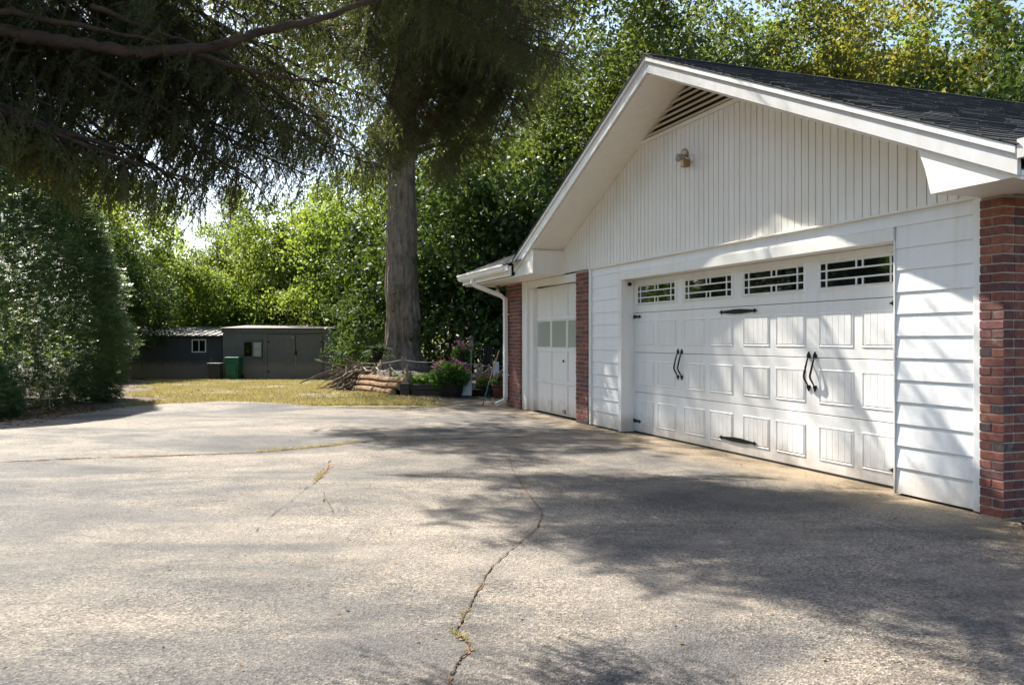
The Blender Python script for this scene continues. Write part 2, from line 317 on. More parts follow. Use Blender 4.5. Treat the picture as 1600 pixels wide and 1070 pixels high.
# pixel (1600 px photograph) to ground plane, used only to measure where things stand
def gnd(Y): return 0.0 if Y < 16.6 else (-0.55 * (Y - 16.6) / 21.4 if Y < 38 else -0.55)
def gp(px, py):
    Y = FPX * CAM_H / (py - HZ)
    for _ in range(40): Y = FPX * (CAM_H - gnd(Y)) / (py - HZ)
    return ((px - 800) * Y / FPX, Y)
def at(px, py, Y): return Vector(((px - 800) * Y / FPX, Y, CAM_H + (HZ - py) * Y / FPX))

# ---------------------------------------------------------------- ground
def sheet(name, mat, x0, x1, y0, y1, nx, ny, zf, mask=None):
    xs = np.linspace(x0, x1, nx); ys = np.linspace(y0, y1, ny)
    vs = [(x, y, zf(x, y)) for y in ys for x in xs]; fs = []
    for j in range(ny - 1):
        for i in range(nx - 1):
            if mask is None or mask((xs[i] + xs[i + 1]) / 2, (ys[j] + ys[j + 1]) / 2):
                a = j * nx + i; fs.append((a, a + 1, a + nx + 1, a + nx))
    m = MB(); m.add(vs, fs); o = m.build(name, mat, smooth=True); tag(o, kind='structure'); return o
def hsh(x, y): return math.sin(x * 1.7 + 1.3 * math.sin(y * 0.9)) * math.cos(y * 1.3 + x * 0.4)
ys = [-60, -20, 0, 8, 14, 16.6] + [17 + i for i in range(25)] + [45, 60, 100, 200, 500]
xs = [-400, -120, -60] + [-40 + 2 * i for i in range(41)] + [60, 120, 400]
m = MB()
vs = [(x, y, gnd(y) - 0.008 + (0.04 * hsh(x, y) if y > 18 else 0)) for y in ys for x in xs]
nx = len(xs); fs = [(j * nx + i, j * nx + i + 1, (j + 1) * nx + i + 1, (j + 1) * nx + i) for j in range(len(ys) - 1) for i in range(nx - 1)]
m.add(vs, fs); tag(m.build("ground", M['litter'], smooth=True), kind='structure')
def lawn_edge_left(y): return -7.3 - (y - 16.5) * 0.42 + 0.35 * math.sin(y * 1.1)
def lawn_edge_right(y): return -1.6 + 0.3 * math.sin(y * 2.1) - max(0, y - 18.0) * 0.62 if y < 25 else -5.9
lawn_in = lambda x, y: lawn_edge_left(y) < x < lawn_edge_right(y)

far = [gp(*p) for p in ((196, 634), (240, 631.5), (300, 629.5), (345, 628), (385, 628.5), (430, 630), (480, 633), (540, 637.5), (600, 640), (640, 638.5), (690, 634.5), (745, 629.5), (790, 626))]
sheet("lawn", M['lawn'], -19, 0, 15.8, 37.9, 150, 260, lambda x, y: gnd(y) + 0.002 + (0.03 * hsh(x * 2, y * 2) * min(1, max(0, y - 17.5))), lambda x, y: lawn_in(x, y) and y > float(np.interp(x, [p[0] for p in far], [p[1] for p in far])) - 0.02)
out = [(-30, -8), (-30, 8.6), (-9.5, 11.2), (-8.2, 12.2), (-7.6, 14.0), (-7.45, 15.5)] + far + [(2.5, 17.2), (7, 8), (3.62, 5.93), (2.86, 4.5), (2.5, 3.0), (2.6, -8)]
m = MB(); m.prism([(x, y, -0.12) for x, y in out][::-1], (0, 0, 0.12)); drive = m.build("driveway", M['concrete']); tag(drive, kind='structure')

def wiggle(pts, n, amp, seed):
    r = random.Random(seed); P = []
    for i in range(len(pts) - 1):
        for k in range(n):
            t = k / n; P.append((pts[i][0] * (1 - t) + pts[i + 1][0] * t + r.uniform(-amp, amp), pts[i][1] * (1 - t) + pts[i + 1][1] * t + r.uniform(-amp, amp)))
    P.append(pts[-1]); Q = [P[0]] + [((P[i-1][0] + 2 * P[i][0] + P[i+1][0]) / 4, (P[i-1][1] + 2 * P[i][1] + P[i+1][1]) / 4) for i in range(1, len(P) - 1)] + [P[-1]]; return Q
def ribbon(name, mat, path, wf, z, seed):
    r = random.Random(seed); m = MB(); vs = []; fs = []
    for i, (x, y) in enumerate(path):
        a = path[max(0, i - 1)]; b = path[min(len(path) - 1, i + 1)]; d = Vector((b[0] - a[0], b[1] - a[1])).normalized(); n_ = Vector((-d.y, d.x))
        w_ = wf(i / (len(path) - 1)) * max(0.04, r.gauss(0.6, 0.45))
        vs += [(x + n_.x * w_, y + n_.y * w_, z), (x - n_.x * w_ * r.uniform(0.4, 1.1), y - n_.y * w_, z)]
        if i: fs.append((2 * i - 2, 2 * i - 1, 2 * i + 1, 2 * i))
    m.add(vs, fs); return tag(m.build(name, mat), kind='structure')
main = [gp(*p) for p in ((795, 712), (800, 735), (818, 762), (846, 800), (842, 822), (800, 858), (768, 885), (745, 925), (728, 958), (712, 983), (722, 998), (735, 1010), (716, 1035), (706, 1052), (702, 1075))]
mp_ = wiggle(main, 9, 0.012, 3)
ribbon("driveway_crack_fill", M['crack_fill'], mp_, lambda t: 0.003 + 0.006 * math.sin(t * 9) ** 2 + 0.012 * (0.68 < t < 0.84), 0.004, 5)
ribbon("driveway_crack", M['crack'], mp_, lambda t: 0.0035 + 0.0025 * t, 0.008, 6)
for k, (pts, wd) in enumerate([(((0, 722), (130, 716), (260, 712), (400, 707), (520, 696), (560, 690)), 0.012), (((560, 690), (680, 687), (830, 682)), 0.02),
                 (((515, 720), (510, 735), (490, 755)), 0.01), (((490, 755), (470, 770), (425, 805), (400, 830)), 0.005), (((505, 770), (520, 800)), 0.004),
                 (((240, 660), (330, 657), (420, 656), (520, 660), (640, 655)), 0.008), (((100, 775), (160, 765), (240, 772)), 0.004), (((797, 712), (792, 696), (780, 684)), 0.006)]):
    P = wiggle([gp(*p) for p in pts], 8, 0.014, 20 + k)
    ribbon("driveway_crack", M['crack'], P, lambda t: wd * (0.25 + abs(math.sin(t * 11 + k))), 0.008, 40 + k)
    if k in (0, 2): ribbon("driveway_crack_fill", M['crack_fill'], P, lambda t: wd * 2.6 * (0.3 + abs(math.sin(t * 14))), 0.004, 60 + k)

# ---------------------------------------------------------------- garage
N2 = Vector((0.9407, 0.3394, 0)); F2 = Vector((0.3394, -0.9407, 0)); DF = 5.37
G0 = N2 * DF + F2 * (-8.64)
G = thing("garage", G0, "white gabled garage with red brick piers, dark shingle roof and wide panelled door", "garage", rz=math.atan2(F2.y, F2.x))
def gw(x, y, z): return G0 + F2 * x + N2 * y + Vector((0, 0, z))
PITCH = 0.437; PK = 4.61; OH = -0.58
def rz(x): return PK - PITCH * abs(x)
UN = 0.22
# carcass behind the finishes
box("wall_core", M['dark_gap'], G, -6.38, -5.10, 0.12, 0.3, 0, 2.33)
m = MB(); m.box(-3.15, -1.70, 0.03, 0.19, 0, 2.33).box(3.215, 4.2, 0.03, 0.19, 0, 2.33).box(-1.70, 3.215, 0.03, 0.19, 2.13, 2.33)
m.box(-6.38, -6.3, 0.31, 9, 0, 2.33).box(4.1, 4.2, 0.25, 11, 0, 2.33).box(-6.3, 4.12, 10.9, 11, 0, 2.33)
m.build("wall_core", M['dark_gap'], G)
m = MB(); m.prism([(-5.0, 0.02, 2.35), (4.6, 0.02, 2.35), (4.6, 0.02, rz(4.6) - UN - 0.02), (0, 0.02, PK - UN - 0.02), (-5.0, 0.02, rz(5.0) - UN - 0.02)], (0, 0.1, 0))
m.build("gable_wall", M['dark_gap'], G)

# brick piers: mortar core with every brick proud of it
bm_ = MB(); e = 0.004
def chamfer_box(m, a, b, c):
    hx, hy, hz = a / 2, b / 2, c / 2
    rings = [(hz, e), (hz - e, 0), (-hz + e, 0), (-hz, e)]; vs = []
    for z, i in rings: vs += [(-hx + i, -hy + i, z), (hx - i, -hy + i, z), (hx - i, hy - i, z), (-hx + i, hy - i, z)]
    fs = [(0, 1, 2, 3), (15, 14, 13, 12)]
    for k in range(3):
        for j in range(4): fs.append((k * 4 + j, (k + 1) * 4 + j, (k + 1) * 4 + (j + 1) % 4, k * 4 + (j + 1) % 4))
    return m.add(vs, fs)
BR = {wd: chamfer_box(MB(), wd, 0.1, 0.0575).mesh("brick", M['brick']) for wd in (0.194, 0.092)}
rb = random.Random(11)
def brick(parent, wd, x, y, z, rot=0):
    key = 0.194 if wd > 0.14 else 0.092
    o = link("brick", BR[key], parent, loc=(x + rb.uniform(-.0015, .0015), y + rb.uniform(-.003, .003), z))
    o.scale.x = wd / key; o.rotation_euler.z = rot + rb.uniform(-.008, .008); return o
def pier(x0, x1, z1, side=False, depth=0.1):
    core = box("brick_pier", M['mortar'], G, x0 + 0.006, x1 - 0.006, -0.052, depth - 0.006, 0.0, z1)
    CH = 0.0677; nrow = int((z1 - 0.01) / CH)
    for r in range(nrow):
        z = 0.012 + CH * r + 0.029; x = x0
        first = 0.092 if r % 2 else 0.194
        if side and (x1 - x0) < 0.21:
            if r % 2: brick(core, 0.092, x0 + 0.046, -0.01, z); brick(core, 0.092, x1 - 0.046, -0.01, z)
            else: brick(core, 0.194, (x0 + x1) / 2, -0.01, z)
            if depth > 0.15:
                yy = 0.05; ln = 0.092 if r % 2 else 0.194
                while yy < depth - 0.05:
                    l2 = min(ln, depth - yy); o = brick(core, l2, x1 - 0.05, yy + l2 / 2 + 0.0, z, math.pi / 2); yy += l2 + 0.01; ln = 0.194
            continue
        wd = first
        while x < x1 - 0.03:
            w2 = min(wd, x1 - x)
            if x1 - (x + w2) < 0.05: w2 = x1 - x
            brick(core, w2, x + w2 / 2, -0.01, z); x += w2 + 0.01; wd = 0.194
    return core
pier(-6.42, -5.66, 2.335); pier(-3.16, -2.735, 2.335); pier(4.052, 4.25, 2.33, True, 0.52)

# lap siding: every board its own mesh, bottom edge proud
def lap(x0, x1, z0, z1, parent=G, name="siding_board", r=None):
    m = MB(); m.hex([(x0, -0.023, z0), (x1, -0.023, z0), (x1, 0.02, z0), (x0, 0.02, z0), (x0, -0.012, z1 + 0.012), (x1, -0.012, z1 + 0.012), (x1, 0.02, z1 + 0.012), (x0, 0.02, z1 + 0.012)])
    return m.build(name, M['siding'], parent, bev=0.0025)
step = (2.22 - 0.05) / 12
for k in range(12):
    z0 = 0.02 if k == 0 else 0.05 + step * k
    lap(-2.66, -1.775, z0, 0.05 + step * (k + 1)); lap(3.215, 3.985, z0, 0.05 + step * (k + 1))
lap(-2.66, 3.985, 2.222, 2.325, name="header_board")
box("corner_trim", M['trim'], G, -2.732, -2.66, -0.045, 0.02, 0.015, 2.33, 0.004)
box("corner_trim", M['trim'], G, 3.985, 4.05, -0.045, 0.02, 0.015, 2.33, 0.004)
box("door_jamb", M['trim'], G, -1.775, -1.68, -0.04, 0.20, 0.01, 2.108, 0.004)
box("door_jamb", M['trim'], G, 3.2, 3.213, -0.03, 0.20, 0.01, 2.108)
box("door_header", M['trim'], G, -1.775, 3.2, -0.034, 0.20, 2.11, 2.219, 0.004)
box("drip_ledge", M['bounce_white'], G, -2.735, 4.05, -0.05, 0.02, 2.331, 2.352, 0.004)

# gable cladding: vertical grooved boards cut to the roof slope
x = -4.58; bw = 0.1
while x < 4.6:
    a, b = x + 0.0055, x + bw - 0.0055
    ztop = lambda q: min(rz(q) - UN - 0.005, 3.86 if abs(q) < 1.13 else 9)
    za, zb = ztop(a), ztop(b); j = rb.uniform(-.001, .001)
    if min(za, zb) > 2.40:
        m = MB(); m.hex([(a, -0.006 + j, 2.354), (b, -0.006 + j, 2.354), (b, 0.018, 2.354), (a, 0.018, 2.354), (a, -0.006 + j, za), (b, -0.006 + j, zb), (b, 0.018, zb), (a, 0.018, za)])
        m.build("gable_board", M['bead'], G)
    x += bw
# triangular louvred vent at the peak
vent = MB().prism([(-1.16, -0.03, 3.862), (1.16, -0.03, 3.862), (1.16, -0.03, 3.905), (-1.16, -0.03, 3.905)], (0, 0.05, 0)).build("gable_vent", M['bounce_white'], G)
for k in range(7):
    z = 3.93 + k * 0.068; hw = (PK - UN - z - 0.03) / PITCH
    if hw > 0.08:
        m = MB(); m.box(-hw, hw, -0.034, -0.0285, z - 0.016, z + 0.014); m.hex([(-hw, -0.028, z - 0.012), (hw, -0.028, z - 0.012), (hw, -0.022, z - 0.004), (-hw, -0.022, z - 0.004), (-hw + .05, 0.015, z + 0.03), (hw - .05, 0.015, z + 0.03), (hw - .05, 0.019, z + 0.038), (-hw + .05, 0.019, z + 0.038)])
        m.build("slat", M['vent'], vent)

# roof of the gable
YB = 11.3
def slope_slab(sgn, xe, y0, y1, top, th, name, mat, bev=0):
    m = MB(); p = [(0, PK + top), (sgn * xe, rz(xe) + top), (sgn * xe, rz(xe) + top - th), (0, PK + top - th)]
    m.prism([(a, y0, z) for a, z in p], (0, y1 - y0, 0)); return m.build(name, mat, G, bev=bev)
XR = 4.78; XL = 4.56
slope_slab(1, XR, OH + 0.02, YB, -0.02, 0.06, "roof_deck", M['shingle']); slope_slab(-1, XL, OH + 0.02, YB, -0.02, 0.06, "roof_deck", M['shingle'])
for sgn, xe in ((1, XR), (-1, XL)):
    slope_slab(sgn, xe, OH, OH + 0.03, -0.012, 0.185, "rake_board", M['shaded_trim'] if sgn > 0 else M['trim'], 0.004)  # right board greyed to stand for shade, left keeps the trim white
    slope_slab(sgn, xe, OH - 0.022, OH, -0.006, 0.055, "rake_moulding", M['trim'], 0.004)
    slope_slab(sgn, xe, OH + 0.03, 0.03, -UN + 0.02, 0.02, "rake_soffit", M['bounce_white'])
    slope_slab(sgn, xe, OH - 0.03, OH + 0.1, 0.004, 0.008, "drip_edge", M['iron'])
slope_slab(-1, XL, OH - 0.03, YB, 0.012, 0.03, "roof_covering", M['shingle'])
# shingle courses on the right slope: the nearest 300 tabs singly, the rest as one
tabs = []; EXPO = 0.14; sl = math.hypot(1, PITCH); nrow = int((XR + 0.02) * sl / EXPO)
for r in range(nrow):
    s_low = (XR + 0.025) * sl - r * EXPO
    y = OH - 0.03 - (0.1 if r % 2 else 0) - 0.03 * (r % 3)
    while y < YB - 0.3:
        tw = 0.3 + rb.uniform(-0.02, 0.02); tabs.append((r, s_low + rb.uniform(-.006, .006), max(y, OH - 0.034), y + tw - 0.006)); y += tw
def tab_hex(m, s_low, y0, y1, lift):
    def P(s, h): return (s / sl - h * PITCH / sl * -1 * 0, PK - PITCH * s / sl + h)
    a = P(s_low, 0.012 + lift); a0 = P(s_low, 0.002); b = P(s_low - 0.16, 0.004); b0 = P(s_low - 0.16, 0.0)
    m.hex([(a0[0], y0, a0[1]), (a0[0], y1, a0[1]), (b0[0], y1, b0[1]), (b0[0], y0, b0[1]), (a[0], y0, a[1]), (a[0], y1, a[1]), (b[0], y1, b[1]), (b[0], y0, b[1])])
tabs.sort(key=lambda t: (t[2] + 0.58) * 0.9 + t[0] * 0.11)
shing = MB().box(0.0, 0.02, OH, YB, PK - 0.02, PK - 0.01).build("shingle_roof", M['shingle'], G)
for t in tabs[:290]:
    m = MB(); tab_hex(m, t[1], t[2], t[3], rb.uniform(0, 0.006)); m.build("shingle", M['shingle'], shing)
m = MB()
for t in tabs[290:]: tab_hex(m, t[1], t[2], t[3], rb.uniform(0, 0.006))
tag(m.build("shingle_field", M['shingle'], shing), kind='stuff')
m = MB()
y = OH - 0.03
while y < YB:
    m.prism([(-0.12, y, PK - 0.045), (0, y, PK + 0.03), (0.12, y, PK - 0.02), (0.12, y, PK - 0.035), (0, y, PK + 0.014), (-0.12, y, PK - 0.06)], (0, 0.29, 0.0)); y += 0.3
m.build("ridge_cap", M['shingle'], shing)
# boxed eave returns
m = MB(); m.prism([(4.07, OH + 0.034, 2.325), (4.78, OH + 0.034, 2.325), (4.78, OH + 0.034, 2.32 + 0.02), (4.02, OH + 0.034, 2.51), (3.95, OH + 0.034, 2.66), (4.78, OH + 0.034, rz(4.78) - UN + 0.03), (4.78, OH + 0.034, 2.325)][:1] + [(4.78, OH + 0.034, 2.325), (4.78, OH + 0.034, rz(4.78) - 0.16), (3.96, OH + 0.034, rz(3.96) - UN), (4.02, OH + 0.034, 2.51)], (0, 0.56, 0))
m.build("eave_return", M['bounce_white'], G)
m = MB(); m.prism([(-4.62, OH + 0.034, 2.342), (-3.76, OH + 0.034, 2.342), (-3.74, OH + 0.034, rz(3.74) - UN - 0.06), (-3.78, OH + 0.034, rz(3.78) - UN - 0.01), (-4.56, OH + 0.034, rz(4.56) - 0.16)], (0, 0.58, 0))
m.build("eave_return", M['bounce_white'], G)
box("eave_soffit", M['bounce_white'], G, 4.262, 4.76, OH + 0.62, 9, 2.33, 2.345)
# low main roof at the left with its gutter
box("eave_soffit", M['bounce_white'], G, -7.32, -3.77, OH - 0.02, 0.03, 2.337, 2.352)
m = MB(); m.prism([(-7.38, OH - 0.06, 2.36), (-4.57, OH - 0.06, 2.36), (-4.57, OH - 0.06, 2.53), (-7.38, OH - 0.06, 2.53)], (0, 0.03, 0)); m.build("fascia_board", M['trim'], G, bev=0.004)
zr = lambda y: 2.56 + PITCH * (y - (OH - 0.1))
hipk = 3.4
m = MB(); m.add([(-7.45, OH - 0.1, 2.56), (-4.4, OH - 0.1, 2.56), (0, OH - 0.1 + 4.6, zr(OH - 0.1 + 4.6)), (-7.45 + 5.2, OH - 0.1 + 5.2, zr(OH - 0.1 + 5.2)), (-7.45, 9, 2.56)],
                [(0, 1, 2, 3), (0, 3, 4)]).build("main_roof", M['shingle'], G)
m = MB()
for r in range(10):
    y0 = OH - 0.12 + r * 0.13; x = -7.47 + r * 0.13
    while x < -4.45 + r * 0.1:
        m.hex([(x, y0, zr(y0) + .002), (x + .295, y0, zr(y0) + .002), (x + .295, y0 + .15, zr(y0 + .15)), (x, y0 + .15, zr(y0 + .15)), (x, y0, zr(y0) + .014), (x + .295, y0, zr(y0) + .014), (x + .295, y0 + .15, zr(y0 + .15) + .005), (x, y0 + .15, zr(y0 + .15) + .005)]); x += 0.3
tag(m.build("main_roof_shingles", M['shingle'], G), kind='stuff')
prof = [(0, 2.44), (0, 2.56), (-0.012, 2.56), (-0.012, 2.47)]
m = MB(); pr = [(OH - 0.062, 2.555), (OH - 0.062, 2.435), (OH - 0.125, 2.435), (OH - 0.15, 2.47), (OH - 0.15, 2.50), (OH - 0.175, 2.53), (OH - 0.175, 2.56), (OH - 0.165, 2.56), (OH - 0.16, 2.535), (OH - 0.135, 2.50), (OH - 0.135, 2.475), (OH - 0.12, 2.45), (OH - 0.075, 2.45), (OH - 0.075, 2.555)]
m.prism([(-7.42, y, z) for y, z in pr], (2.78, 0, 0)); m.build("gutter", M['trim'], G)
m = MB(); m.prism([(4.79, OH - 0.02, 2.43), (4.88, OH - 0.02, 2.43), (4.91, OH - 0.02, 2.55), (4.79, OH - 0.02, 2.55)], (0, 9, 0)); m.build("gutter", M['shaded_trim'], G)
def sqtube(path, a, b, name):
    m = MB(); pts = [Vector(p) for p in path]; vs = []; n = len(pts)
    for i, p in enumerate(pts):
        d = (pts[min(i + 1, n - 1)] - pts[max(i - 1, 0)]).normalized(); s = Vector((0, 1, 0)) if abs(d.x) > 0.8 else Vector((1, 0, 0)); t = d.cross(s).normalized(); s = t.cross(d)
        vs += [p + s * a + t * b, p - s * a + t * b, p - s * a - t * b, p + s * a - t * b]
    fs = [(i * 4 + j, i * 4 + (j + 1) % 4, (i + 1) * 4 + (j + 1) % 4, (i + 1) * 4 + j) for i in range(n - 1) for j in range(4)] + [(3, 2, 1, 0), tuple(4 * (n - 1) + j for j in range(4))]
    m.add(vs, fs); return m.build(name, M['trim'], G, bev=0.008)
sqtube([(-6.60, OH - 0.1, 2.45), (-6.60, OH - 0.1, 2.37), (-6.57, OH - 0.04, 2.31), (-6.33, -0.2, 2.12), (-6.29, -0.12, 2.05), (-6.29, -0.115, 1.6), (-6.29, -0.115, 0.20), (-6.30, -0.13, 0.13), (-6.34, -0.3, 0.05)], 0.045, 0.036, "downspout")
sqtube([(4.36, 0.72, 2.42), (4.36, 0.72, 2.2), (4.33, 0.62, 2.05), (4.33, 0.62, 0.1)], 0.04, 0.035, "downspout")
for z in (1.75, 0.6): box("downspout_strap", M['trim'], G, -6.345, -6.235, -0.155, -0.06, z, z + 0.025)

# the wide door
DY = 0.156
door = box("garage_door", M['dark_gap'], G, -1.665, 3.19, DY + 0.03, DY + 0.05, 0.02, 2.10)
SH = 0.545; SW = 1.22; DX = -1.68
for r in range(4):
    z0 = 0.022 + r * SH; z1 = min(z0 + SH - 0.006, 2.106)
    box("door_section", M['door'], door, -1.676, 3.196, DY, DY + 0.028, z0, z1, 0.004)
box("rubber_seal", M['rubber'], door, -1.676, 3.196, DY + 0.002, DY + 0.03, 0.001, 0.021)
PW, PH = 0.465, 0.335
m = MB()
def ring(m, x0, x1, z0, z1, t, ya, yb):   # bevelled raised rim: outer edge flush, crest proud
    o = [(x0, ya, z0), (x1, ya, z0), (x1, ya, z1), (x0, ya, z1)]; c = [(x0 + t * .4, yb, z0 + t * .4), (x1 - t * .4, yb, z0 + t * .4), (x1 - t * .4, yb, z1 - t * .4), (x0 + t * .4, yb, z1 - t * .4)]
    i = [(x0 + t, ya + 0.004, z0 + t), (x1 - t, ya + 0.004, z0 + t), (x1 - t, ya + 0.004, z1 - t), (x0 + t, ya + 0.004, z1 - t)]
    m.add(o + c + i, [(k, (k + 1) % 4, 4 + (k + 1) % 4, 4 + k) for k in range(4)] + [(4 + k, 4 + (k + 1) % 4, 8 + (k + 1) % 4, 8 + k) for k in range(4)])
ring(m, -PW / 2, PW / 2, -PH / 2, PH / 2, 0.026, -0.0005, -0.0075)
npl = 5; pw = (PW - 0.062) / npl
for k in range(npl):
    a = -PW / 2 + 0.031 + k * pw
    m.hex([(a + .003, -0.006, -PH / 2 + .03), (a + pw - .003, -0.006, -PH / 2 + .03), (a + pw, 0, -PH / 2 + .03), (a, 0, -PH / 2 + .03), (a + .003, -0.006, PH / 2 - .03), (a + pw - .003, -0.006, PH / 2 - .03), (a + pw, 0, PH / 2 - .03), (a, 0, PH / 2 - .03)])
pm = m.mesh("panel", M['door'])
for r in range(3):
    for c in range(4):
        for s in (0.327, 0.893):
            link("panel", pm, door, loc=(DX + c * SW + s, DY, 0.022 + r * SH + SH / 2 - 0.005))
WZ0, WZ1 = 1.752, 2.045
for c in range(4):
    cx = DX + c * SW + SW / 2; x0, x1 = cx - 0.52, cx + 0.52
    m = MB(); ring(m, x0, x1, WZ0, WZ1, 0.035, DY - 0.0005, DY - 0.02); m.build("window_frame", M['door'], door)
    a0, a1, b0, b1 = x0 + 0.035, x1 - 0.035, WZ0 + 0.035, WZ1 - 0.035
    hx = [a0, a0 + 0.085, a0 + 0.475, a0 + 0.555, a1 - 0.085, a1]; hz = [b0, b0 + (b1 - b0) * 0.3, b0 + (b1 - b0) * 0.69, b1]
    g = MB(); t = 0.0075
    for z in hz[1:3]: g.box(a0 - .004, a1 + .004, DY - 0.012, DY - 0.002, z - t, z + t)
    for xx in (hx[1], hx[4]):
        for k in range(3): g.box(xx - t, xx + t, DY - 0.0125, DY - 0.002, hz[k] + (t if k else -.004), hz[k + 1] - (t if k < 2 else -.004))
    for xx in (hx[2], hx[3]):
        for k in (0, 2): g.box(xx - t, xx + t, DY - 0.0125, DY - 0.002, hz[k] + (t if k else -.004), hz[k + 1] - (t if k < 2 else -.004))
    g.build("window_bars", M['door'], door)
    for k in range(3):
        cols = [0, 1, 4, 5] if k == 1 else [0, 1, 2, 3, 4, 5]
        for q in range(len(cols) - 1):
            o = box("pane", M['glass'], door, 0, hx[cols[q + 1]] - hx[cols[q]] - .002, -0.002, 0, 0, hz[k + 1] - hz[k] - .002)
            o.location = (hx[cols[q]] + .001, DY - 0.0012, hz[k] + .001); o.rotation_euler = (rb.uniform(-.01, .01) - 0.0, 0, rb.uniform(-.006, .006))
def spear(m, x, z, s, y):
    m.prism([(x, y, z - .012), (x + s * .012, y, z - .024), (x + s * .02, y, z - .012), (x + s * .06, y, z), (x + s * .02, y, z + .012), (x + s * .012, y, z + .024), (x, y, z + .012)][::(1 if s > 0 else -1)], (0, 0.012, 0))
def strap(x, z, kind):
    m = MB(); y = DY - 0.014
    if kind == 0:
        m.prism([(x - .3, y, z - .011), (x - .06, y, z - .026), (x + .06, y, z - .026), (x + .3, y, z - .011), (x + .3, y, z + .011), (x + .06, y, z + .026), (x - .06, y, z + .026), (x - .3, y, z + .011)], (0, 0.013, 0)); spear(m, x + .3, z, 1, y); spear(m, x - .3, z, -1, y)
    else:
        m.prism([(x, y, z - .026), (x + kind * .16, y, z - .012), (x + kind * .16, y, z + .012), (x, y, z + .026)][::kind], (0, 0.013, 0)); spear(m, x + kind * .16, z, kind, y)
    m.build("strap_hinge", M['iron'], door)
for z in (0.165, 1.60): strap(-1.67, z, 1); strap(0.76, z, 0); strap(3.19, z, -1)
for hxc in (-0.46, 1.98):
    for s in (-0.045, 0.045):
        m = MB(); x = hxc + s; y = DY
        pts = [(x, y - .012, .83), (x, y - .03, .86), (x - .012, y - .055, .92), (x + .008, y - .06, .98), (x + .012, y - .045, 1.05), (x, y - .02, 1.1), (x, y - .012, 1.12)]
        V_ = [Vector(q) for q in pts]; cr = []
        for q in range(len(V_) - 1):
            p0, p1, p2, p3 = V_[max(0, q - 1)], V_[q], V_[q + 1], V_[min(len(V_) - 1, q + 2)]
            for u in (0, .25, .5, .75): cr.append(0.5 * (2 * p1 + (p2 - p0) * u + (2 * p0 - 5 * p1 + 4 * p2 - p3) * u * u + (3 * p1 - p0 - 3 * p2 + p3) * u ** 3))
        m.tube(cr, [.0055 + .005 * math.sin(math.pi * q / (len(cr) - 1)) for q in range(len(cr))], 8)
        for zz, sg in ((1.11, 1), (0.84, -1)):
            m.prism([(x - .018, y - .012, zz), (x - .026, y - .012, zz + sg * .02), (x, y - .012, zz + sg * .06), (x + .026, y - .012, zz + sg * .02), (x + .018, y - .012, zz)][::sg], (0, 0.011, 0))
        m.build("handle", M['iron'], door, smooth=False)
box("door_sensor", M['iron'], G, -1.677, -1.64, 0.06, 0.10, 2.03, 2.075)

# the narrow side door
box("side_door_frame", M['trim'], G, -5.655, -5.42, -0.02, 0.12, 0.01, 2.332, 0.004)
box("side_door_frame", M['trim'], G, -5.418, -5.22, 0.03, 0.12, 0.01, 2.20, 0.004)
box("side_door_frame", M['trim'], G, -5.418, -3.164, 0.005, 0.12, 2.203, 2.332, 0.004)
SY = 0.09; sx0, sx1 = -5.215, -3.17
side = box("side_door", M['door'], G, sx0, sx1, SY + 0.018, SY + 0.04, 0.03, 2.19)
cw = (sx1 - sx0) / 3; rh = 0.54
for r in range(4):
    for i in range(4):
        xx = sx0 + i * cw; box("stile", M['door'], side, max(sx0, xx - 0.028), min(sx1, xx + 0.028), SY, SY + 0.018, 0.03 + r * rh + 0.03, 0.03 + (r + 1) * rh - 0.033)
    box("rail", M['door'], side, sx0, sx1, SY, SY + 0.018, 0.03 + r * rh - (0 if r == 0 else 0.03), 0.03 + r * rh + 0.0285)
box("rail", M['door'], side, sx0, sx1, SY, SY + 0.018, 2.16, 2.188)
for r in range(4):
    for i in range(3):
        xa, xb = sx0 + i * cw + .03, sx0 + (i + 1) * cw - .03; za, zb = 0.03 + r * rh + .03, 0.03 + (r + 1) * rh - .034
        if r == 2: box("pane", M['pale_glass'], side, xa + .02, xb - .02, SY + 0.006, SY + 0.016, za + .02, zb - .02)
        box("panel", M['door'] if r != 2 else M['trim'], side, xa, xb, SY + 0.0125, SY + 0.0175, za, zb, 0.003)
m = MB().lathe([(0.022, 0), (0.022, 0.01), (0.012, 0.02)], 12); o = m.build("lock", M['iron'], side); o.location = (-3.98, SY - 0.001, 0.93); o.rotation_euler = (math.pi / 2, 0, 0)
box("latch", M['metal'], side, -3.99, -3.90, SY - 0.02, SY - 0.001, 0.07, 0.13)

# lights fixed to the garage
L = thing("security_light", gw(0.05, -0.01, 3.44), "tarnished twin floodlight high on the white gable wall", "lamp", rz=G.rotation_euler.z)
MB().lathe([(0.055, 0), (0.055, 0.02), (0.03, 0.03)], 14).build("mounting_plate", M['trim'], L, True).rotation_euler = (math.pi / 2, 0, 0)
box("sensor_box", M['brass'], L, -0.045, 0.045, -0.12, -0.03, -0.11, -0.02, 0.012)
for s in (-1, 1):
    o = MB().lathe([(0.01, 0), (0.02, 0.015), (0.025, 0.06), (0.045, 0.08), (0.047, 0.115), (0.04, 0.12)], 14).build("lamp_head", M['metal'] if s < 0 else M['brass'], L, True)
    o.location = (0.02 * s, -0.05, 0.0 + 0.015 * s); o.rotation_euler = (math.radians(70 if s < 0 else 75), 0, math.radians(-50 if s < 0 else 35)); 
    o2 = MB().lathe([(0.038, 0.11), (0.032, 0.125), (0.001, 0.13)], 12).build("lens", M['lens'], o, True)
L2 = thing("eave_lamp", gw(-6.75, -0.12, 2.335), "small bare bulb holder under the low eave beside the downspout", "lamp", rz=G.rotation_euler.z)
MB().lathe([(0.05, 0), (0.05, -0.02), (0.025, -0.03), (0.025, -0.07)], 12).build("holder", M['brass'], L2, True)
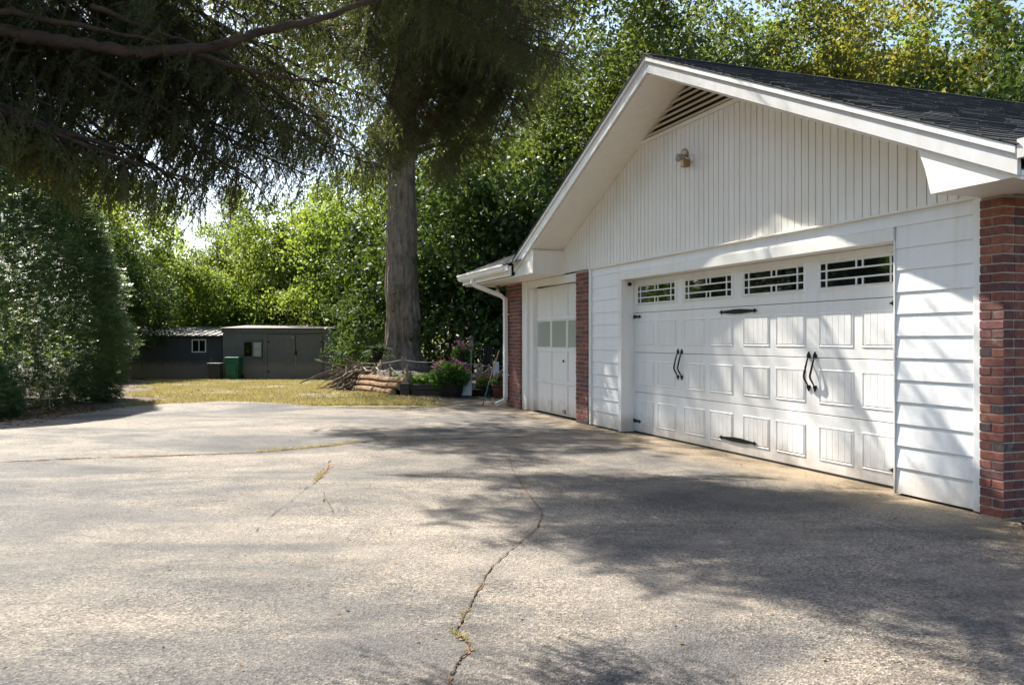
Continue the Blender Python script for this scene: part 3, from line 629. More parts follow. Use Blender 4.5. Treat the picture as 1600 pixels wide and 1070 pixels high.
MB().lathe([(0.025, -0.07), (0.045, -0.1), (0.047, -0.14), (0.02, -0.17), (0.002, -0.175)], 12).build("bulb", M['white_plastic'], L2, True)
# ---------------------------------------------------------------- grey sheds at the back of the lot
SYD = 38.0; SZ = gnd(40)
def sx(px, Y=SYD): return (px - 800) * Y / FPX
S = thing("grey_shed", (0, SYD, SZ), "dark grey plywood shed with wide double doors behind the green bin", "shed")
x0, x1 = sx(348), sx(520); H = 2.33
m = MB(); m.box(x0 + .03, x1 - .03, 0.04, 4.0, -0.2, H - 0.06); m.build("wall", M['shed'], S)
cuts = [348, 394, 418]; 
for a, b in ((348, 379.5), (410.5, 418)): box("panel", M['shed'], S, sx(a) + .006, sx(b) - .006, 0, 0.035, 0.02, H - 0.2)
box("panel", M['shed'], S, sx(379.5) + .006, sx(410.5) - .006, 0, 0.035, 0.02, 0.98)
box("panel", M['shed'], S, sx(379.5) + .006, sx(410.5) - .006, 0, 0.035, 1.78, H - 0.2)
box("panel", M['shed'], S, sx(505) + .006, sx(520), 0, 0.035, 0.02, H - 0.2)
box("fascia_board", M['shed'], S, x0 - .05, x1 + .05, -0.03, 0.03, H - 0.19, H - 0.02)
m = MB(); m.hex([(x0 - .1, -.12, H - .02), (x1 + .1, -.12, H - .02), (x1 + .1, 4.2, H + .18), (x0 - .1, 4.2, H + .18), (x0 - .1, -.12, H + .03), (x1 + .1, -.12, H + .03), (x1 + .1, 4.2, H + .23), (x0 - .1, 4.2, H + .23)]); m.build("roof", M['shed_roof'], S)
for a, b in ((418.5, 461.5), (463, 504.5)):
    d = box("door", M['shed'], S, sx(a) + .004, sx(b) - .004, -0.045, 0.03, 0.04, H - 0.28, 0.006)
    for z in (0.35, 1.7): box("hinge", M['iron'], d, (sx(a) - .02 if a < 430 else sx(b) - .12), (sx(a) + .12 if a < 430 else sx(b) + .02), -0.055, -0.046, z, z + .05)
box("hasp", M['iron'], S, sx(461), sx(464.5), -0.06, -0.046, 1.12, 1.3)
m = MB().tube([(sx(463), -.075, 1.02), (sx(463), -.075, 1.1)], .035, 8); m.build("padlock", M['metal'], S)
box("door_cane_bolt", M['metal'], S, sx(462.1), sx(462.9), -0.062, -0.047, 0.1, 1.0)
def shed_window(S, a, b, z0, z1, mt, mid, glassn=2):
    xa, xb = sx(a), sx(b); t = 0.055
    f = MB(); f.box(xa, xb, -.04, .04, z0, z0 + t).box(xa, xb, -.04, .04, z1 - t, z1).box(xa, xa + t, -.04, .04, z0 + t, z1 - t).box(xb - t, xb, -.04, .04, z0 + t, z1 - t)
    for q in mid: f.box(xa + (xb - xa) * q - t / 2, xa + (xb - xa) * q + t / 2, -.038, .04, z0 + t, z1 - t)
    fo = f.build("window", mt, S)
    qs = [0] + list(mid) + [1]
    for i in range(len(qs) - 1):
        for zz in range(glassn): 
            h = (z1 - z0 - 2 * t) / glassn
            box("pane", M['pale_glass'] if i == 1 else M['glass'], fo, xa + (xb - xa) * qs[i] + t * (1 if i == 0 else .55), xa + (xb - xa) * qs[i + 1] - t * (1 if i == len(qs) - 2 else .55), -.015, .0, z0 + t + zz * h + .008, z0 + t + (zz + 1) * h - .008)
shed_window(S, 380, 410, 1.0, 1.76, simple("shed_window_frame", (0.13, 0.125, 0.105), rough=0.7), [0.5])
S2 = thing("lean_to_shed", (0, 39.0, SZ), "dark lap-sided lean-to with tin roof and small white window, left of the grey shed", "shed")
SX = lambda px: sx(px, 39)
a0, a1 = SX(190), SX(348)
MB().box(a0, a1, .04, 4, -.2, 2.0).build("wall", M['shed_lap'], S2)
for k in range(17):
    z = 0.05 + k * .115
    for (p, q) in ((277, 299.5), (323.5, 347)) if 1.2 < z + .06 < 1.95 and False else ((277, 347),):
        m = MB(); m.hex([(SX(p), -.012, z), (SX(q), -.012, z), (SX(q), .03, z), (SX(p), .03, z), (SX(p), .012, z + .12), (SX(q), .012, z + .12), (SX(q), .03, z + .12), (SX(p), .03, z + .12)]); m.build("siding_board", M['shed_lap'], S2)
for p, q in ((190, 222), (222, 255), (255, 277)): box("panel", M['shed_lap'], S2, SX(p) + .008, SX(q) - .008, 0, .035, .03, 2.0)
rf = MB()
for k in range(26):
    xa = a0 - .2 + k * (a1 - a0 + .35) / 26; ww = (a1 - a0 + .35) / 26
    z0, z1 = 1.98, 2.42
    rf.hex([(xa, -.35, z0), (xa + ww, -.35, z0), (xa + ww, 3, z1), (xa, 3, z1), (xa + ww * .3, -.35, z0 + .035 + (k % 2) * .03), (xa + ww * .7, -.35, z0 + .035 + (k % 2) * .03), (xa + ww * .7, 3, z1 + .05), (xa + ww * .3, 3, z1 + .05)])
rf.build("tin_roof", M['shed_roof'], S2)
wS = thing  # window of the lean-to
def lean_window():
    xa, xb, z0, z1, t = SX(300), SX(322.5), 1.22, 1.84, .05
    f = MB(); f.box(xa, xb, -.05, .03, z0, z0 + t).box(xa, xb, -.05, .03, z1 - t, z1).box(xa, xa + t, -.05, .03, z0 + t, z1 - t).box(xb - t, xb, -.05, .03, z0 + t, z1 - t).box((xa + xb) / 2 - .02, (xa + xb) / 2 + .02, -.045, .03, z0 + t, z1 - t)
    fo = f.build("window", M['white_plastic'], S2)
    box("pane", M['glass'], fo, xa + t, (xa + xb) / 2 - .02, -.03, -.018, z0 + t, z1 - t); box("pane", M['glass'], fo, (xa + xb) / 2 + .02, xb - t, -.024, -.014, z0 + t, z1 - t)
lean_window()

# bins in front of the sheds
B = thing("wheelie_bin", (sx(366, 37.2), 37.2, gnd(37.2)), "bright green wheelie bin standing in front of the grey shed", "bin")
def frust(m, w0, d0, w1, d1, z0, z1, mi=0): return m.hex([(-w0, -d0, z0), (w0, -d0, z0), (w0, d0, z0), (-w0, d0, z0), (-w1, -d1, z1), (w1, -d1, z1), (w1, d1, z1), (-w1, d1, z1)], mi)
m = MB(); frust(m, .24, .26, .30, .34, .06, .93); frust(m, .315, .36, .315, .36, .93, .965); m.build("body", M['green_plastic'], B, bev=.015)
m = MB(); frust(m, .18, .01, .2, .01, .2, .7); o = m.build("front_panel", M['green_plastic'], B, bev=.01); o.location = (0, -.315, .05); o.rotation_euler.x = math.radians(5)
m = MB(); frust(m, .33, .38, .30, .34, .968, 1.03); m.build("lid", M['green_plastic'], B, bev=.02)
MB().tube([(-.26, .42, .98), (.26, .42, .98)], .018, 8).build("handle", M['green_plastic'], B)
for s in (-1, 1):
    o = MB().lathe([(.03, -.03), (.13, -.03), (.13, .03), (.03, .03)], 14).build("wheel", M['rubber'], B); o.location = (s * .27, .28, .13); o.rotation_euler.y = math.pi / 2
B = thing("storage_bin", (sx(337, 37.2), 37.2, gnd(37.2)), "brown slatted box bin beside the green wheelie bin", "bin")
m = MB(); m.box(-.26, .26, -.25, .25, 0.03, .70); m.build("body", M['brown_plastic'], B)
for k in range(6): box("slat", M['brown_plastic'], B, -.265 + k * .09, -.265 + k * .09 + .082, -.275, -.25, .04, .69)
box("lid", M['brown_plastic'], B, -.29, .29, -.29, .29, .70, .76, .01)
for s in (-.3, .3): box("post", M['stick'], B, s - .02, s + .02, .25, .30, 0, .98)

# ---------------------------------------------------------------- flower bed round the big trunk
A_ = Vector((-2.62, 20.1)); B_ = Vector((-4.95, 25.4))
TRX, TRY = -3.57, 27.0
def bed_edge_x(y): return -2.62 + (-4.95 + 2.62) * (y - 20.1) / 5.3 if y < 25.4 else -4.95 - (y - 25.4) * 0.1
def bed_z(x, y):
    d = min(max(0, (x - bed_edge_x(y)) * 0.9), max(0, y - 20.1), 6); d2 = math.hypot(x - TRX, y - TRY)
    return gnd(y) + 0.16 + 0.10 * min(d, 1.0) + 0.36 * math.exp(-(d2 / 3.2) ** 2) + 0.03 * hsh(x * 3, y * 3)
sheet("flower_bed", M['soil'], -7.2, 3.4, 20.12, 33, 60, 60, bed_z, lambda x, y: x > bed_edge_x(y))

def log_obj(p, q, r, label, grp, mat='log', square=False):
    p, q = Vector(p), Vector(q); c = (p + q) / 2; L = (q - p).length; k = 4 if square else 10; m = MB(); n = 7; rr = random.Random(hash(label) % 999)
    vs = []
    for i in range(n):
        x = -L / 2 + L * i / (n - 1)
        for j in range(k):
            t = 2 * math.pi * (j + (.5 if square else 0)) / k; q_ = r * (1.3 if square else 1) * (1 + (0 if square else rr.uniform(-.07, .07))); vs.append((x, q_ * math.cos(t), q_ * math.sin(t) + (0 if square else .012 * math.sin(i * 1.3))))
    fs = [(i * k + j, i * k + (j + 1) % k, (i + 1) * k + (j + 1) % k, (i + 1) * k + j) for i in range(n - 1) for j in range(k)]
    m.add(vs, fs); m.add(vs[:k], [tuple(range(k - 1, -1, -1))], 1); m.add(vs[-k:], [tuple(range(k))], 1)
    o = m.build("timber" if square else "log", [M[mat], M['log_end'] if not square else M[mat]]); o.location = c
    o.rotation_euler = (q - p).to_track_quat('X', 'Z').to_euler(); return tag(o, label, "timber" if square else "log", grp)
def lp(t, z, off=0): v = A_.lerp(B_, t); return (v.x + off, v.y, gnd(v.y) + z)
GL = "peeled logs stacked along the left side of the flower bed"
log_obj(lp(0.03, .37, .1), lp(0.5, .37, .1), .085, "long pale log on top of the bed edging, near half, ending at the corner block", GL)
log_obj(lp(0.5, .38, .1), lp(0.97, .38, .1), .09, "pale log on top of the bed edging, far half, beneath the brush pile", GL)
log_obj(lp(0.06, .22, .02), lp(0.55, .22, .02), .085, "orange-brown log in the middle row of the bed edging, near half", GL)
log_obj(lp(0.55, .22, .02), lp(1.02, .22, .02), .085, "orange-brown log in the middle row of the bed edging, far half", GL)
log_obj(lp(0.12, .07, -.06), lp(0.42, .07, -.06), .08, "short log lying at the bottom of the bed edging near the corner block", GL)
log_obj(lp(0.45, .07, -.08), lp(1.05, .07, -.08), .085, "long log at the bottom of the bed edging next to the dry lawn", GL)
GT = "dark timbers along the front of the flower bed"
log_obj((-2.42, 20.02, gnd(20) + .08), (-0.95, 20.1, gnd(20) + .08), .075, "dark lower timber between the corner block and the barrel planter", GT, 'timber', True)
log_obj((-2.42, 20.05, gnd(20) + .225), (-0.98, 20.13, gnd(20) + .225), .07, "dark upper timber between the corner block and the barrel planter", GT, 'timber', True)
log_obj((-0.95, 20.45, gnd(20) + .08), (-0.15, 20.5, gnd(20) + .08), .075, "dark timber to the right of the barrel planter, lying on the ground", GT, 'timber', True)
log_obj((-0.9, 20.48, gnd(20) + .22), (-0.2, 20.53, gnd(20) + .22), .065, "dark timber to the right of the barrel planter, upper one", GT, 'timber', True)
tag(MB().box(-2.68, -2.46, 19.9, 20.14, gnd(20) - .02, gnd(20) + .32).build("corner_block", M['timber'], bev=.01), "dark square block at the front left corner of the flower bed", "block")

def rope_fence(name, label, pts, h, sag, r=.014):
    t = thing(name, (pts[0][0], pts[0][1], pts[0][2]), label, "rope fence"); o = Vector(pts[0])
    for p in pts:
        q = Vector(p) - o; MB().tube([q - Vector((0, 0, .1)), q + Vector((0, 0, h)), q + Vector((0, 0, h + .03))], [.036, .034, .02], 8).build("post", M['post'], t)
    for a, b in zip(pts, pts[1:]):
        a, b = Vector(a) - o, Vector(b) - o; P = []
        for i in range(11):
            u = i / 10; v = a.lerp(b, u); v.z += h - .05 - sag * 4 * u * (1 - u); P.append(v)
        MB().tube(P, r, 6).build("rope", M['rope'], t)
    return t
rope_fence("rope_fence", "short wooden posts with drooping rope along the log edging", [lp(t, .42, .12) for t in (0.02, 0.28, 0.55, 0.8, 1.0)], .33, .13)
rope_fence("rope_fence", "low rope fence crossing the front of the bed behind the barrel planter", [(-2.5, 20.4, bed_z(-2.5, 20.4)), (-1.6, 20.6, bed_z(-1.6, 20.6)), (-.8, 20.7, bed_z(-.8, 20.7)), (-0.05, 21, bed_z(-.05, 21))], .40, .05, .01)
rope_fence("rope_fence", "rope fence with tall posts right beneath the big tree trunk", [(-4.6, 25.0, bed_z(-4.6, 25)), (-3.25, 24.8, bed_z(-3.25, 24.8)), (-2.0, 24.6, bed_z(-2, 24.6)), (-.9, 24.3, bed_z(-.9, 24.3))], .46, .06, .011)
rope_fence("rope_fence", "pale rope swags on posts in front of the dark patio chairs", [(-.86, 20.9, bed_z(-.86, 20.9)), (-.58, 21.1, bed_z(-.58, 21.1)), (-.2, 21, bed_z(-.2, 21))], .5, .13, .016)

# brush pile
Bp = thing("brush_pile", (-5.0, 25.0, gnd(25)), "grey pile of dead sticks and branches at the left end of the bed", "brush pile")
r = random.Random(5)
for k in range(90):
    u = r.random(); a = math.radians(r.gauss(205, 26)) ; top = Vector((r.uniform(-.2, .9), r.uniform(-.5, .6), r.uniform(.2, .72)))
    L = r.uniform(.4, 1.3); d = Vector((math.cos(a), math.sin(a) * .8, -r.uniform(.2, .75))).normalized()
    if k % 4 == 0: L *= .7; d = Vector((r.uniform(-.7, 1), r.uniform(-1, .4), r.uniform(-.2, .25))).normalized()
    P = [top]; 
    for i in range(4): P.append(P[-1] + (d + Vector((r.uniform(-.2, .2), r.uniform(-.2, .2), r.uniform(-.15, .15)))) * L / 4)
    P = [Vector((p.x, p.y, max(p.z, .03))) for p in P]
    r0 = r.choice([.012, .016, .022, .035, .045]); MB().tube(P, [r0, r0 * .9, r0 * .8, r0 * .65, r0 * .4], 5).build("stick", M['stick'], Bp)

# ---------------------------------------------------------------- foliage makers
def rand_dirs(n): return unit(RNG.normal(size=(n, 3)))
def blob_leaves(n, rx, ry, rz, ln, wd, hemi=False, centre=(0, 0, 0), droop=0.2, shell=0.5):
    d = rand_dirs(n)
    if hemi: d[:, 2] = np.abs(d[:, 2])
    rad = RNG.random(n) ** shell; c = d * rad[:, None] * np.array([rx, ry, rz]) + np.array(centre)
    ax = unit(d + rand_dirs(n) * 0.8 - np.array([0, 0, droop])); nr = unit(rand_dirs(n) * 0.7 + np.array([0, 0, 0.9]))
    return leaves(c, ax, nr, RNG.uniform(.7, 1.3, n) * ln, RNG.uniform(.7, 1.3, n) * wd, 0.12)

def tree_mesh(seed, H, z0, rx, rz, ncl, per, leaf, sig, tr, crown_c=None, nlimb=12, low=0.35, wide=.62):
    """a trunk with limbs, and a crown of leaf clusters at the limb ends"""
    rng = np.random.default_rng(seed); rr = random.Random(seed)
    cz = z0 + rz if crown_c is None else crown_c
    # clusters
    d = unit(rng.normal(size=(ncl, 3))); lump = 1 + 0.22 * np.sin(d[:, 0] * 3.1 + seed) + 0.2 * np.sin(d[:, 1] * 4.3 + 2 * seed) + .12 * np.sin(d[:, 2] * 5 + seed)
    rad = rng.random(ncl) ** low * lump
    cl = d * rad[:, None] * np.array([rx, rx, rz]) + np.array([0, 0, cz]); cl[:, 2] = np.maximum(cl[:, 2], z0 * .8)
    n = ncl * per; idx = np.repeat(np.arange(ncl), per)
    sg = sig * rng.uniform(.7, 1.35, ncl)
    c = cl[idx] + rng.normal(size=(n, 3)) * sg[idx, None] * np.array([1, 1, .55])
    c[:, 2] -= 0.25 * ((c[:, 0] - cl[idx, 0]) ** 2 + (c[:, 1] - cl[idx, 1]) ** 2) / np.maximum(sg[idx], .1)
    c[:, 2] = np.maximum(c[:, 2], 0.12)
    ax = unit(rng.normal(size=(n, 3)) + np.array([0, 0, -.5])); nr = unit(rng.normal(size=(n, 3)) * .75 + np.array([0, 0, .8]))
    lv = leaf * rng.uniform(.62, 1.4, ncl)[idx]; q = leaves(c, ax, nr, rng.uniform(.65, 1.3, n) * lv, rng.uniform(.65, 1.3, n) * lv * wide, .15)
    crown = raw("crown", q, 4, M['leaf_mid'])
    # trunk and limbs
    m = MB(); top = cz + rz * .5; P = [(0, 0, -.3), (0, 0, .0), (.02, 0, .4)]; R = [tr * 1.5, tr * 1.35, tr * 1.08]; k = 8; wx, wy = rr.uniform(-.5, .5), rr.uniform(-.5, .5)
    for i in range(1, k + 1):
        t = i / k; P.append((wx * t * t + .12 * math.sin(t * 6 + seed), wy * t * t + .1 * math.cos(t * 5 + seed) - .1, .4 + (top - .4) * t)); R.append(tr * (1 - .82 * t))
    m.tube(P, R, 10)
    TP = [Vector(p) for p in P]
    order = list(range(ncl)); rr.shuffle(order); nodes = []
    for j, ci in enumerate(order[:min(ncl, 90)]):
        e_ = Vector(cl[ci].tolist())
        if j < nlimb:
            zt = max(min(z0 * .85, e_.z - .5), min(top * .92, e_.z - .45 * math.hypot(e_.x, e_.y))); zt = max(zt, .6)
            t = min(1, max(0, (zt - .4) / (top - .4))) * k; i0 = min(k - 1, int(t)); s = TP[2 + i0].lerp(TP[3 + i0], t - i0); r0 = tr * (1 - .8 * t / k) * .5
        else:
            s, r0 = min(nodes, key=lambda q_: (q_[0] - e_).length + max(0, q_[0].z - e_.z)); r0 *= .7
        r0 = max(r0, .018); L = (e_ - s).length; mid1 = s.lerp(e_, .33) + Vector((rr.uniform(-.1, .1), rr.uniform(-.1, .1), .1)) * L; mid2 = s.lerp(e_, .68) + Vector((rr.uniform(-.08, .08), rr.uniform(-.08, .08), .1)) * L
        m.tube([s, mid1, mid2, e_], [r0, r0 * .75, r0 * .5, r0 * .2], 5, cap=False); nodes += [(mid1, r0 * .8), (mid2, r0 * .6), (e_, r0 * .35)]
    return m.mesh("trunk", M['limb'], True), crown

KIND = {
 'broad': [tree_mesh(1, 13, 3.0, 3.9, 4.6, 125, 180, .2, .5, .2), tree_mesh(2, 12, 2.4, 4.1, 4.3, 120, 180, .21, .5, .19)],
 'tall': [tree_mesh(3, 17, 5.0, 3.5, 6.2, 140, 180, .2, .5, .24), tree_mesh(4, 17, 4.0, 3.7, 6.6, 145, 180, .2, .5, .23)],
 'bush': [tree_mesh(5, 5, 0.5, 2.2, 2.3, 80, 170, .13, .33, .07), tree_mesh(6, 5, 0.4, 2.4, 2.2, 85, 170, .14, .33, .07)],
 'thin': [tree_mesh(8, 15, 4.0, 3.3, 5.5, 90, 140, .19, .5, .22, low=.5), tree_mesh(9, 15, 4.5, 3.6, 5.2, 95, 140, .19, .5, .24, low=.5)],
}
def set_mat(o, mat):
    o.material_slots[0].link = 'OBJECT'; o.material_slots[0].material = mat
rt = random.Random(31)
def tree(kind, v, px, Y, s, mat, label, cat="tree", name="tree", sz=1.0, group=None, rot=None):
    tm, cm = KIND[kind][v % len(KIND[kind])]
    X = (px - 800) * Y / FPX
    t = thing(name, (X, Y, gnd(Y) - .05), label, cat, group, rt.uniform(0, 6.28) if rot is None else rot)
    t.scale = (s, s, s * sz); link("trunk", tm, t); c = link("crown", cm, t); set_mat(c, M[mat]); return t

# the big trunk in the flower bed
bt = thing("oak_tree", (TRX, TRY, bed_z(TRX, TRY) - .05), "very thick bare grey trunk rising from the flower bed", "tree")
m = MB(); P, R = [], []
for z, rr_ in ((-.4, .95), (0, .86), (.25, .72), (.6, .61), (1.2, .56), (2.5, .53), (4, .505), (6, .48), (8, .45), (10.5, .40), (13, .3), (16, .18)):
    P.append((.02 * math.sin(z), .02 * math.cos(z * 1.3), z)); R.append(rr_)
from mathutils import noise as mn
vs = []; K = 150; zs = list(np.arange(-.4, 7.2, .09)) + list(np.arange(7.3, 16.1, .8)); pz = [p[2] for p in P]
for z in zs:
    rad = float(np.interp(z, pz, R)); px_, py_ = .02 * math.sin(z), .02 * math.cos(z * 1.3)
    for j in range(K):
        t = 2 * math.pi * j / K; fl = 1 + (.16 * math.exp(-max(z, 0) * 1.3)) * math.sin(5 * t + .6) + .03 * math.sin(13 * t + z * .6)
        nz = 1 - abs(mn.noise((math.cos(t) * 4.5, math.sin(t) * 4.5, z * .55))) * 2; nf = mn.noise((math.cos(t) * 11, math.sin(t) * 11, z * 2.6)); nk = mn.noise((math.cos(t) * 1.3, math.sin(t) * 1.3, z * .9))
        q_ = rad * fl + .022 * nz + .016 * nf + .06 * nk - .03; vs.append((px_ + q_ * math.cos(t), py_ + q_ * math.sin(t), z))
m.add(vs, [(i * K + j, i * K + (j + 1) % K, (i + 1) * K + (j + 1) % K, (i + 1) * K + j) for i in range(len(zs) - 1) for j in range(K)])
bo = m.build("trunk", M['bark'], bt, smooth=True)
tm, cm = tree_mesh(12, 22, 7.4, 7.8, 7.6, 210, 240, .2, .85, .42, crown_c=15.0, nlimb=18, low=.42)
lim = link("limb", tm, bt); c = link("crown", cm, bt); set_mat(c, M['leaf_oak'])

c2 = link("crown", KIND['bush'][0][1], bt); set_mat(c2, M['leaf_oak']); c2.location = Vector((-4.0, 18.85, 12.5)) - bt.location; c2.scale = (1.25, .46, .55); c2.rotation_euler.z = math.radians(-64)  # unseen crown piece added to shade the wide door and lower gable
door_shade_crown = link("crown", KIND['bush'][1][1], bt); set_mat(door_shade_crown, M['leaf_oak']); door_shade_crown.location = c2.location + Vector((.1, -.2, .25)); door_shade_crown.scale = (1.2, .45, .5); door_shade_crown.rotation_euler.z = math.radians(116)  # second unseen piece, added to thicken the shade on the door
drive_shade_crown = link("crown", KIND['bush'][1][1], bt); set_mat(drive_shade_crown, M['leaf_oak']); drive_shade_crown.location = Vector((-6.6, 18.3, 8.9)) - bt.location; drive_shade_crown.scale = (.72, .6, .5)  # unseen crown piece added to cast shade across the driveway
MB().tube([(0, 0, 9.5), (-.2, -4, 11.4), (-.6, -9, 11), Vector((-6.6, 18.3, 10.3)) - bt.location], [.14, .08, .04, .015], 8).build("limb", M['limb'], bt, True)  # added limb holding the piece that shades the driveway
MB().tube([(0, 0, 9.5), (-.2, -3, 11.5), (-.3, -6.5, 13), Vector((-3.85, 19.0, 14.0)) - bt.location], [.16, .1, .06, .02], 8).build("limb", M['limb'], bt, True)  # added limb holding the pieces that shade the door

# trees behind: beyond the shed, left, right and beyond the garage
GB = "trees closing off the back of the lot"
for a in [
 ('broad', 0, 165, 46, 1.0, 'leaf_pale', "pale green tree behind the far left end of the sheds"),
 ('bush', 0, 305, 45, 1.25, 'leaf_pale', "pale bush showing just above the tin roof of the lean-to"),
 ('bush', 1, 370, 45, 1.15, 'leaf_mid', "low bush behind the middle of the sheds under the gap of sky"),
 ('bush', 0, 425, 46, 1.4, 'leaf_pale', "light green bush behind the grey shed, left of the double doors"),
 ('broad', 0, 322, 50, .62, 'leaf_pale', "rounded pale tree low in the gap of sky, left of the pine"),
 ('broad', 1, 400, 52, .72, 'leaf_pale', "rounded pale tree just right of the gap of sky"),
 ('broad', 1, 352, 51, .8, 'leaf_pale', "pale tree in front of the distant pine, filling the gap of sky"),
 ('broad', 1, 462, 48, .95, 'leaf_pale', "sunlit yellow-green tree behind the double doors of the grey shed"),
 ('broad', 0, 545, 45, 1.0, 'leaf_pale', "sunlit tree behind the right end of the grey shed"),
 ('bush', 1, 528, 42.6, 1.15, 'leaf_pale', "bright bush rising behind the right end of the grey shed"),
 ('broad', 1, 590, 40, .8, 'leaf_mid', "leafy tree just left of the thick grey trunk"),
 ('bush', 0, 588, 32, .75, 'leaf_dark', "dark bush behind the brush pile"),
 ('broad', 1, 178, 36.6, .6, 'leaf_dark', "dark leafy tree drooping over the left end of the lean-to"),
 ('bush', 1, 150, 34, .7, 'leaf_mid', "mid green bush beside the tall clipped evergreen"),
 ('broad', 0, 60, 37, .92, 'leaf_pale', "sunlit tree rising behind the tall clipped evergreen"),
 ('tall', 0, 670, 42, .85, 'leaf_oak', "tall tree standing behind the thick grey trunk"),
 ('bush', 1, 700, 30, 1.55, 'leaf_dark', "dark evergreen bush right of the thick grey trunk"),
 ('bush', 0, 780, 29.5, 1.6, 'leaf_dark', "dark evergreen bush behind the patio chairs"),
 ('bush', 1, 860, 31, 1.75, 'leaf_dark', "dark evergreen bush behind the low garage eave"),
 ('broad', 1, 735, 37, .9, 'leaf_dark', "broad tree with leaves coloured dark for shade, behind the hanging flower basket"),  # dark leaf colour stands in for shade from the big crown
 ('broad', 0, 835, 36, .95, 'leaf_dark', "green tree above the low garage eave"),  # dark leaves here too, the big crown's shade put into the colour
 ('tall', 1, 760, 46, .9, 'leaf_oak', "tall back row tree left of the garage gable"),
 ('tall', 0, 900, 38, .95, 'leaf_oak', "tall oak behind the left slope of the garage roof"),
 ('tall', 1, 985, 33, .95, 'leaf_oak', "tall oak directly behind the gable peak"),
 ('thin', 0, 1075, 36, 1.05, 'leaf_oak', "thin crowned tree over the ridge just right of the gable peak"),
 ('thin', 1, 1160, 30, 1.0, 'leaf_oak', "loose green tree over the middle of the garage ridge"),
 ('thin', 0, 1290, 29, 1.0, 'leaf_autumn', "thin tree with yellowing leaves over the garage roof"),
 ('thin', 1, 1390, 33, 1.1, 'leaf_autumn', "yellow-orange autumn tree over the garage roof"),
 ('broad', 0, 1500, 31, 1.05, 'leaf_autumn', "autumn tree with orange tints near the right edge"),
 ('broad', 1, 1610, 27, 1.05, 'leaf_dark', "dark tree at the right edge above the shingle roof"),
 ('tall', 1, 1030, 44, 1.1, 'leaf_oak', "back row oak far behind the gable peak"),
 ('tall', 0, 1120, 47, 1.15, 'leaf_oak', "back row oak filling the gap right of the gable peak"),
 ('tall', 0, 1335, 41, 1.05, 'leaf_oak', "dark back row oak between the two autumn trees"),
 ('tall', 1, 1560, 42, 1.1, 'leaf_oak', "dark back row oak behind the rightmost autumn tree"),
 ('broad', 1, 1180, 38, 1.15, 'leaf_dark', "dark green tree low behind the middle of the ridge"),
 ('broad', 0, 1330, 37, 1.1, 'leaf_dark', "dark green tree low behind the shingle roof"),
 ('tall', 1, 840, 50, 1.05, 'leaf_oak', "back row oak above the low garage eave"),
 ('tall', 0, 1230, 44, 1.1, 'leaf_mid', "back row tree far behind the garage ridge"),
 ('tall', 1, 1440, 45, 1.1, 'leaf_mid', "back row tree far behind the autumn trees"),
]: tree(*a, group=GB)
# wood along the left side of the lot, beyond the evergreens
n = 52000; X = RNG.uniform(-36, -16, n); Y = RNG.uniform(-4, 36, n); k_ = (X * 0.8 - Y * 0.0 < -13.4) & (X < -15.5 - np.maximum(0, Y - 20) * .5)
topz = 7.5 + 2 * np.sin(X * .7) + 1.5 * np.sin(Y * .8 + X); c = np.stack([X, Y, RNG.random(n) * topz - .1], 1)[k_ & (np.sin(X * 2 + Y) + np.sin(Y * 1.7) > -1.1)]; n = len(c)
tag(link("woodland", raw("woodland", leaves(c, rand_dirs(n), unit(rand_dirs(n) + [0, 0, .5]), RNG.uniform(.3, .55, n), RNG.uniform(.2, .36, n), .15), 4, M['leaf_mid'])), "wood along the left side of the lot", "woodland", kind='stuff')
# distant pine in the gap of sky
Pn = thing("pine_tree", ((367 - 800) * 72 / FPX, 72, SZ), "distant dark pine standing in the gap of sky", "tree")
MB().tube([(0, 0, -.2), (.1, 0, 7), (0, .1, 15)], [.22, .18, .05], 8).build("trunk", M['limb'], Pn)
q = []
for k in range(26):
    z = 8.5 + 6.5 * k / 26; a = k * 2.4; L = (15.6 - z) * .4; c0 = np.array([math.cos(a) * L * .7, math.sin(a) * L * .7, z])
    n = 260; c = c0 + RNG.normal(size=(n, 3)) * np.array([.5, .5, .16]); q.append(leaves(c, unit(RNG.normal(size=(n, 3)) + [0, 0, .5]), rand_dirs(n), np.full(n, .34), np.full(n, .05)))
link("crown", raw("crown", np.concatenate(q), 4, M['needle']), Pn)

# far wood as one mass
n = 90000; X = RNG.uniform(-95, 95, n); Y = RNG.uniform(56, 84, n)
top = 8.5 + 3.5 * np.sin(X * .23 + 1) + 2.2 * np.sin(X * .61) + 1.2 * np.sin(X * 1.7 + Y); top = np.where(np.abs(X * 65 / Y + 21.5) < 4.2, 3.6, top); top = np.where(X < -34, top * .8, top)
Z = SZ + RNG.random(n) ** .9 * top
cl = np.sin(X * 2.1 + Z * 1.3) + np.sin(Z * 2.4 + Y) + np.sin(Y * 1.9 + X); k_ = cl > -0.6
c = np.stack([X, Y, Z], 1)[k_]; n = len(c)
far_me = raw("woodland", leaves(c, rand_dirs(n), unit(rand_dirs(n) + [0, 0, .5]), RNG.uniform(.3, .6, n), RNG.uniform(.2, .4, n), .15), 4, M['leaf_mid'])
tag(link("woodland", far_me), "distant wood behind the trees of the lot", "woodland", kind='stuff')

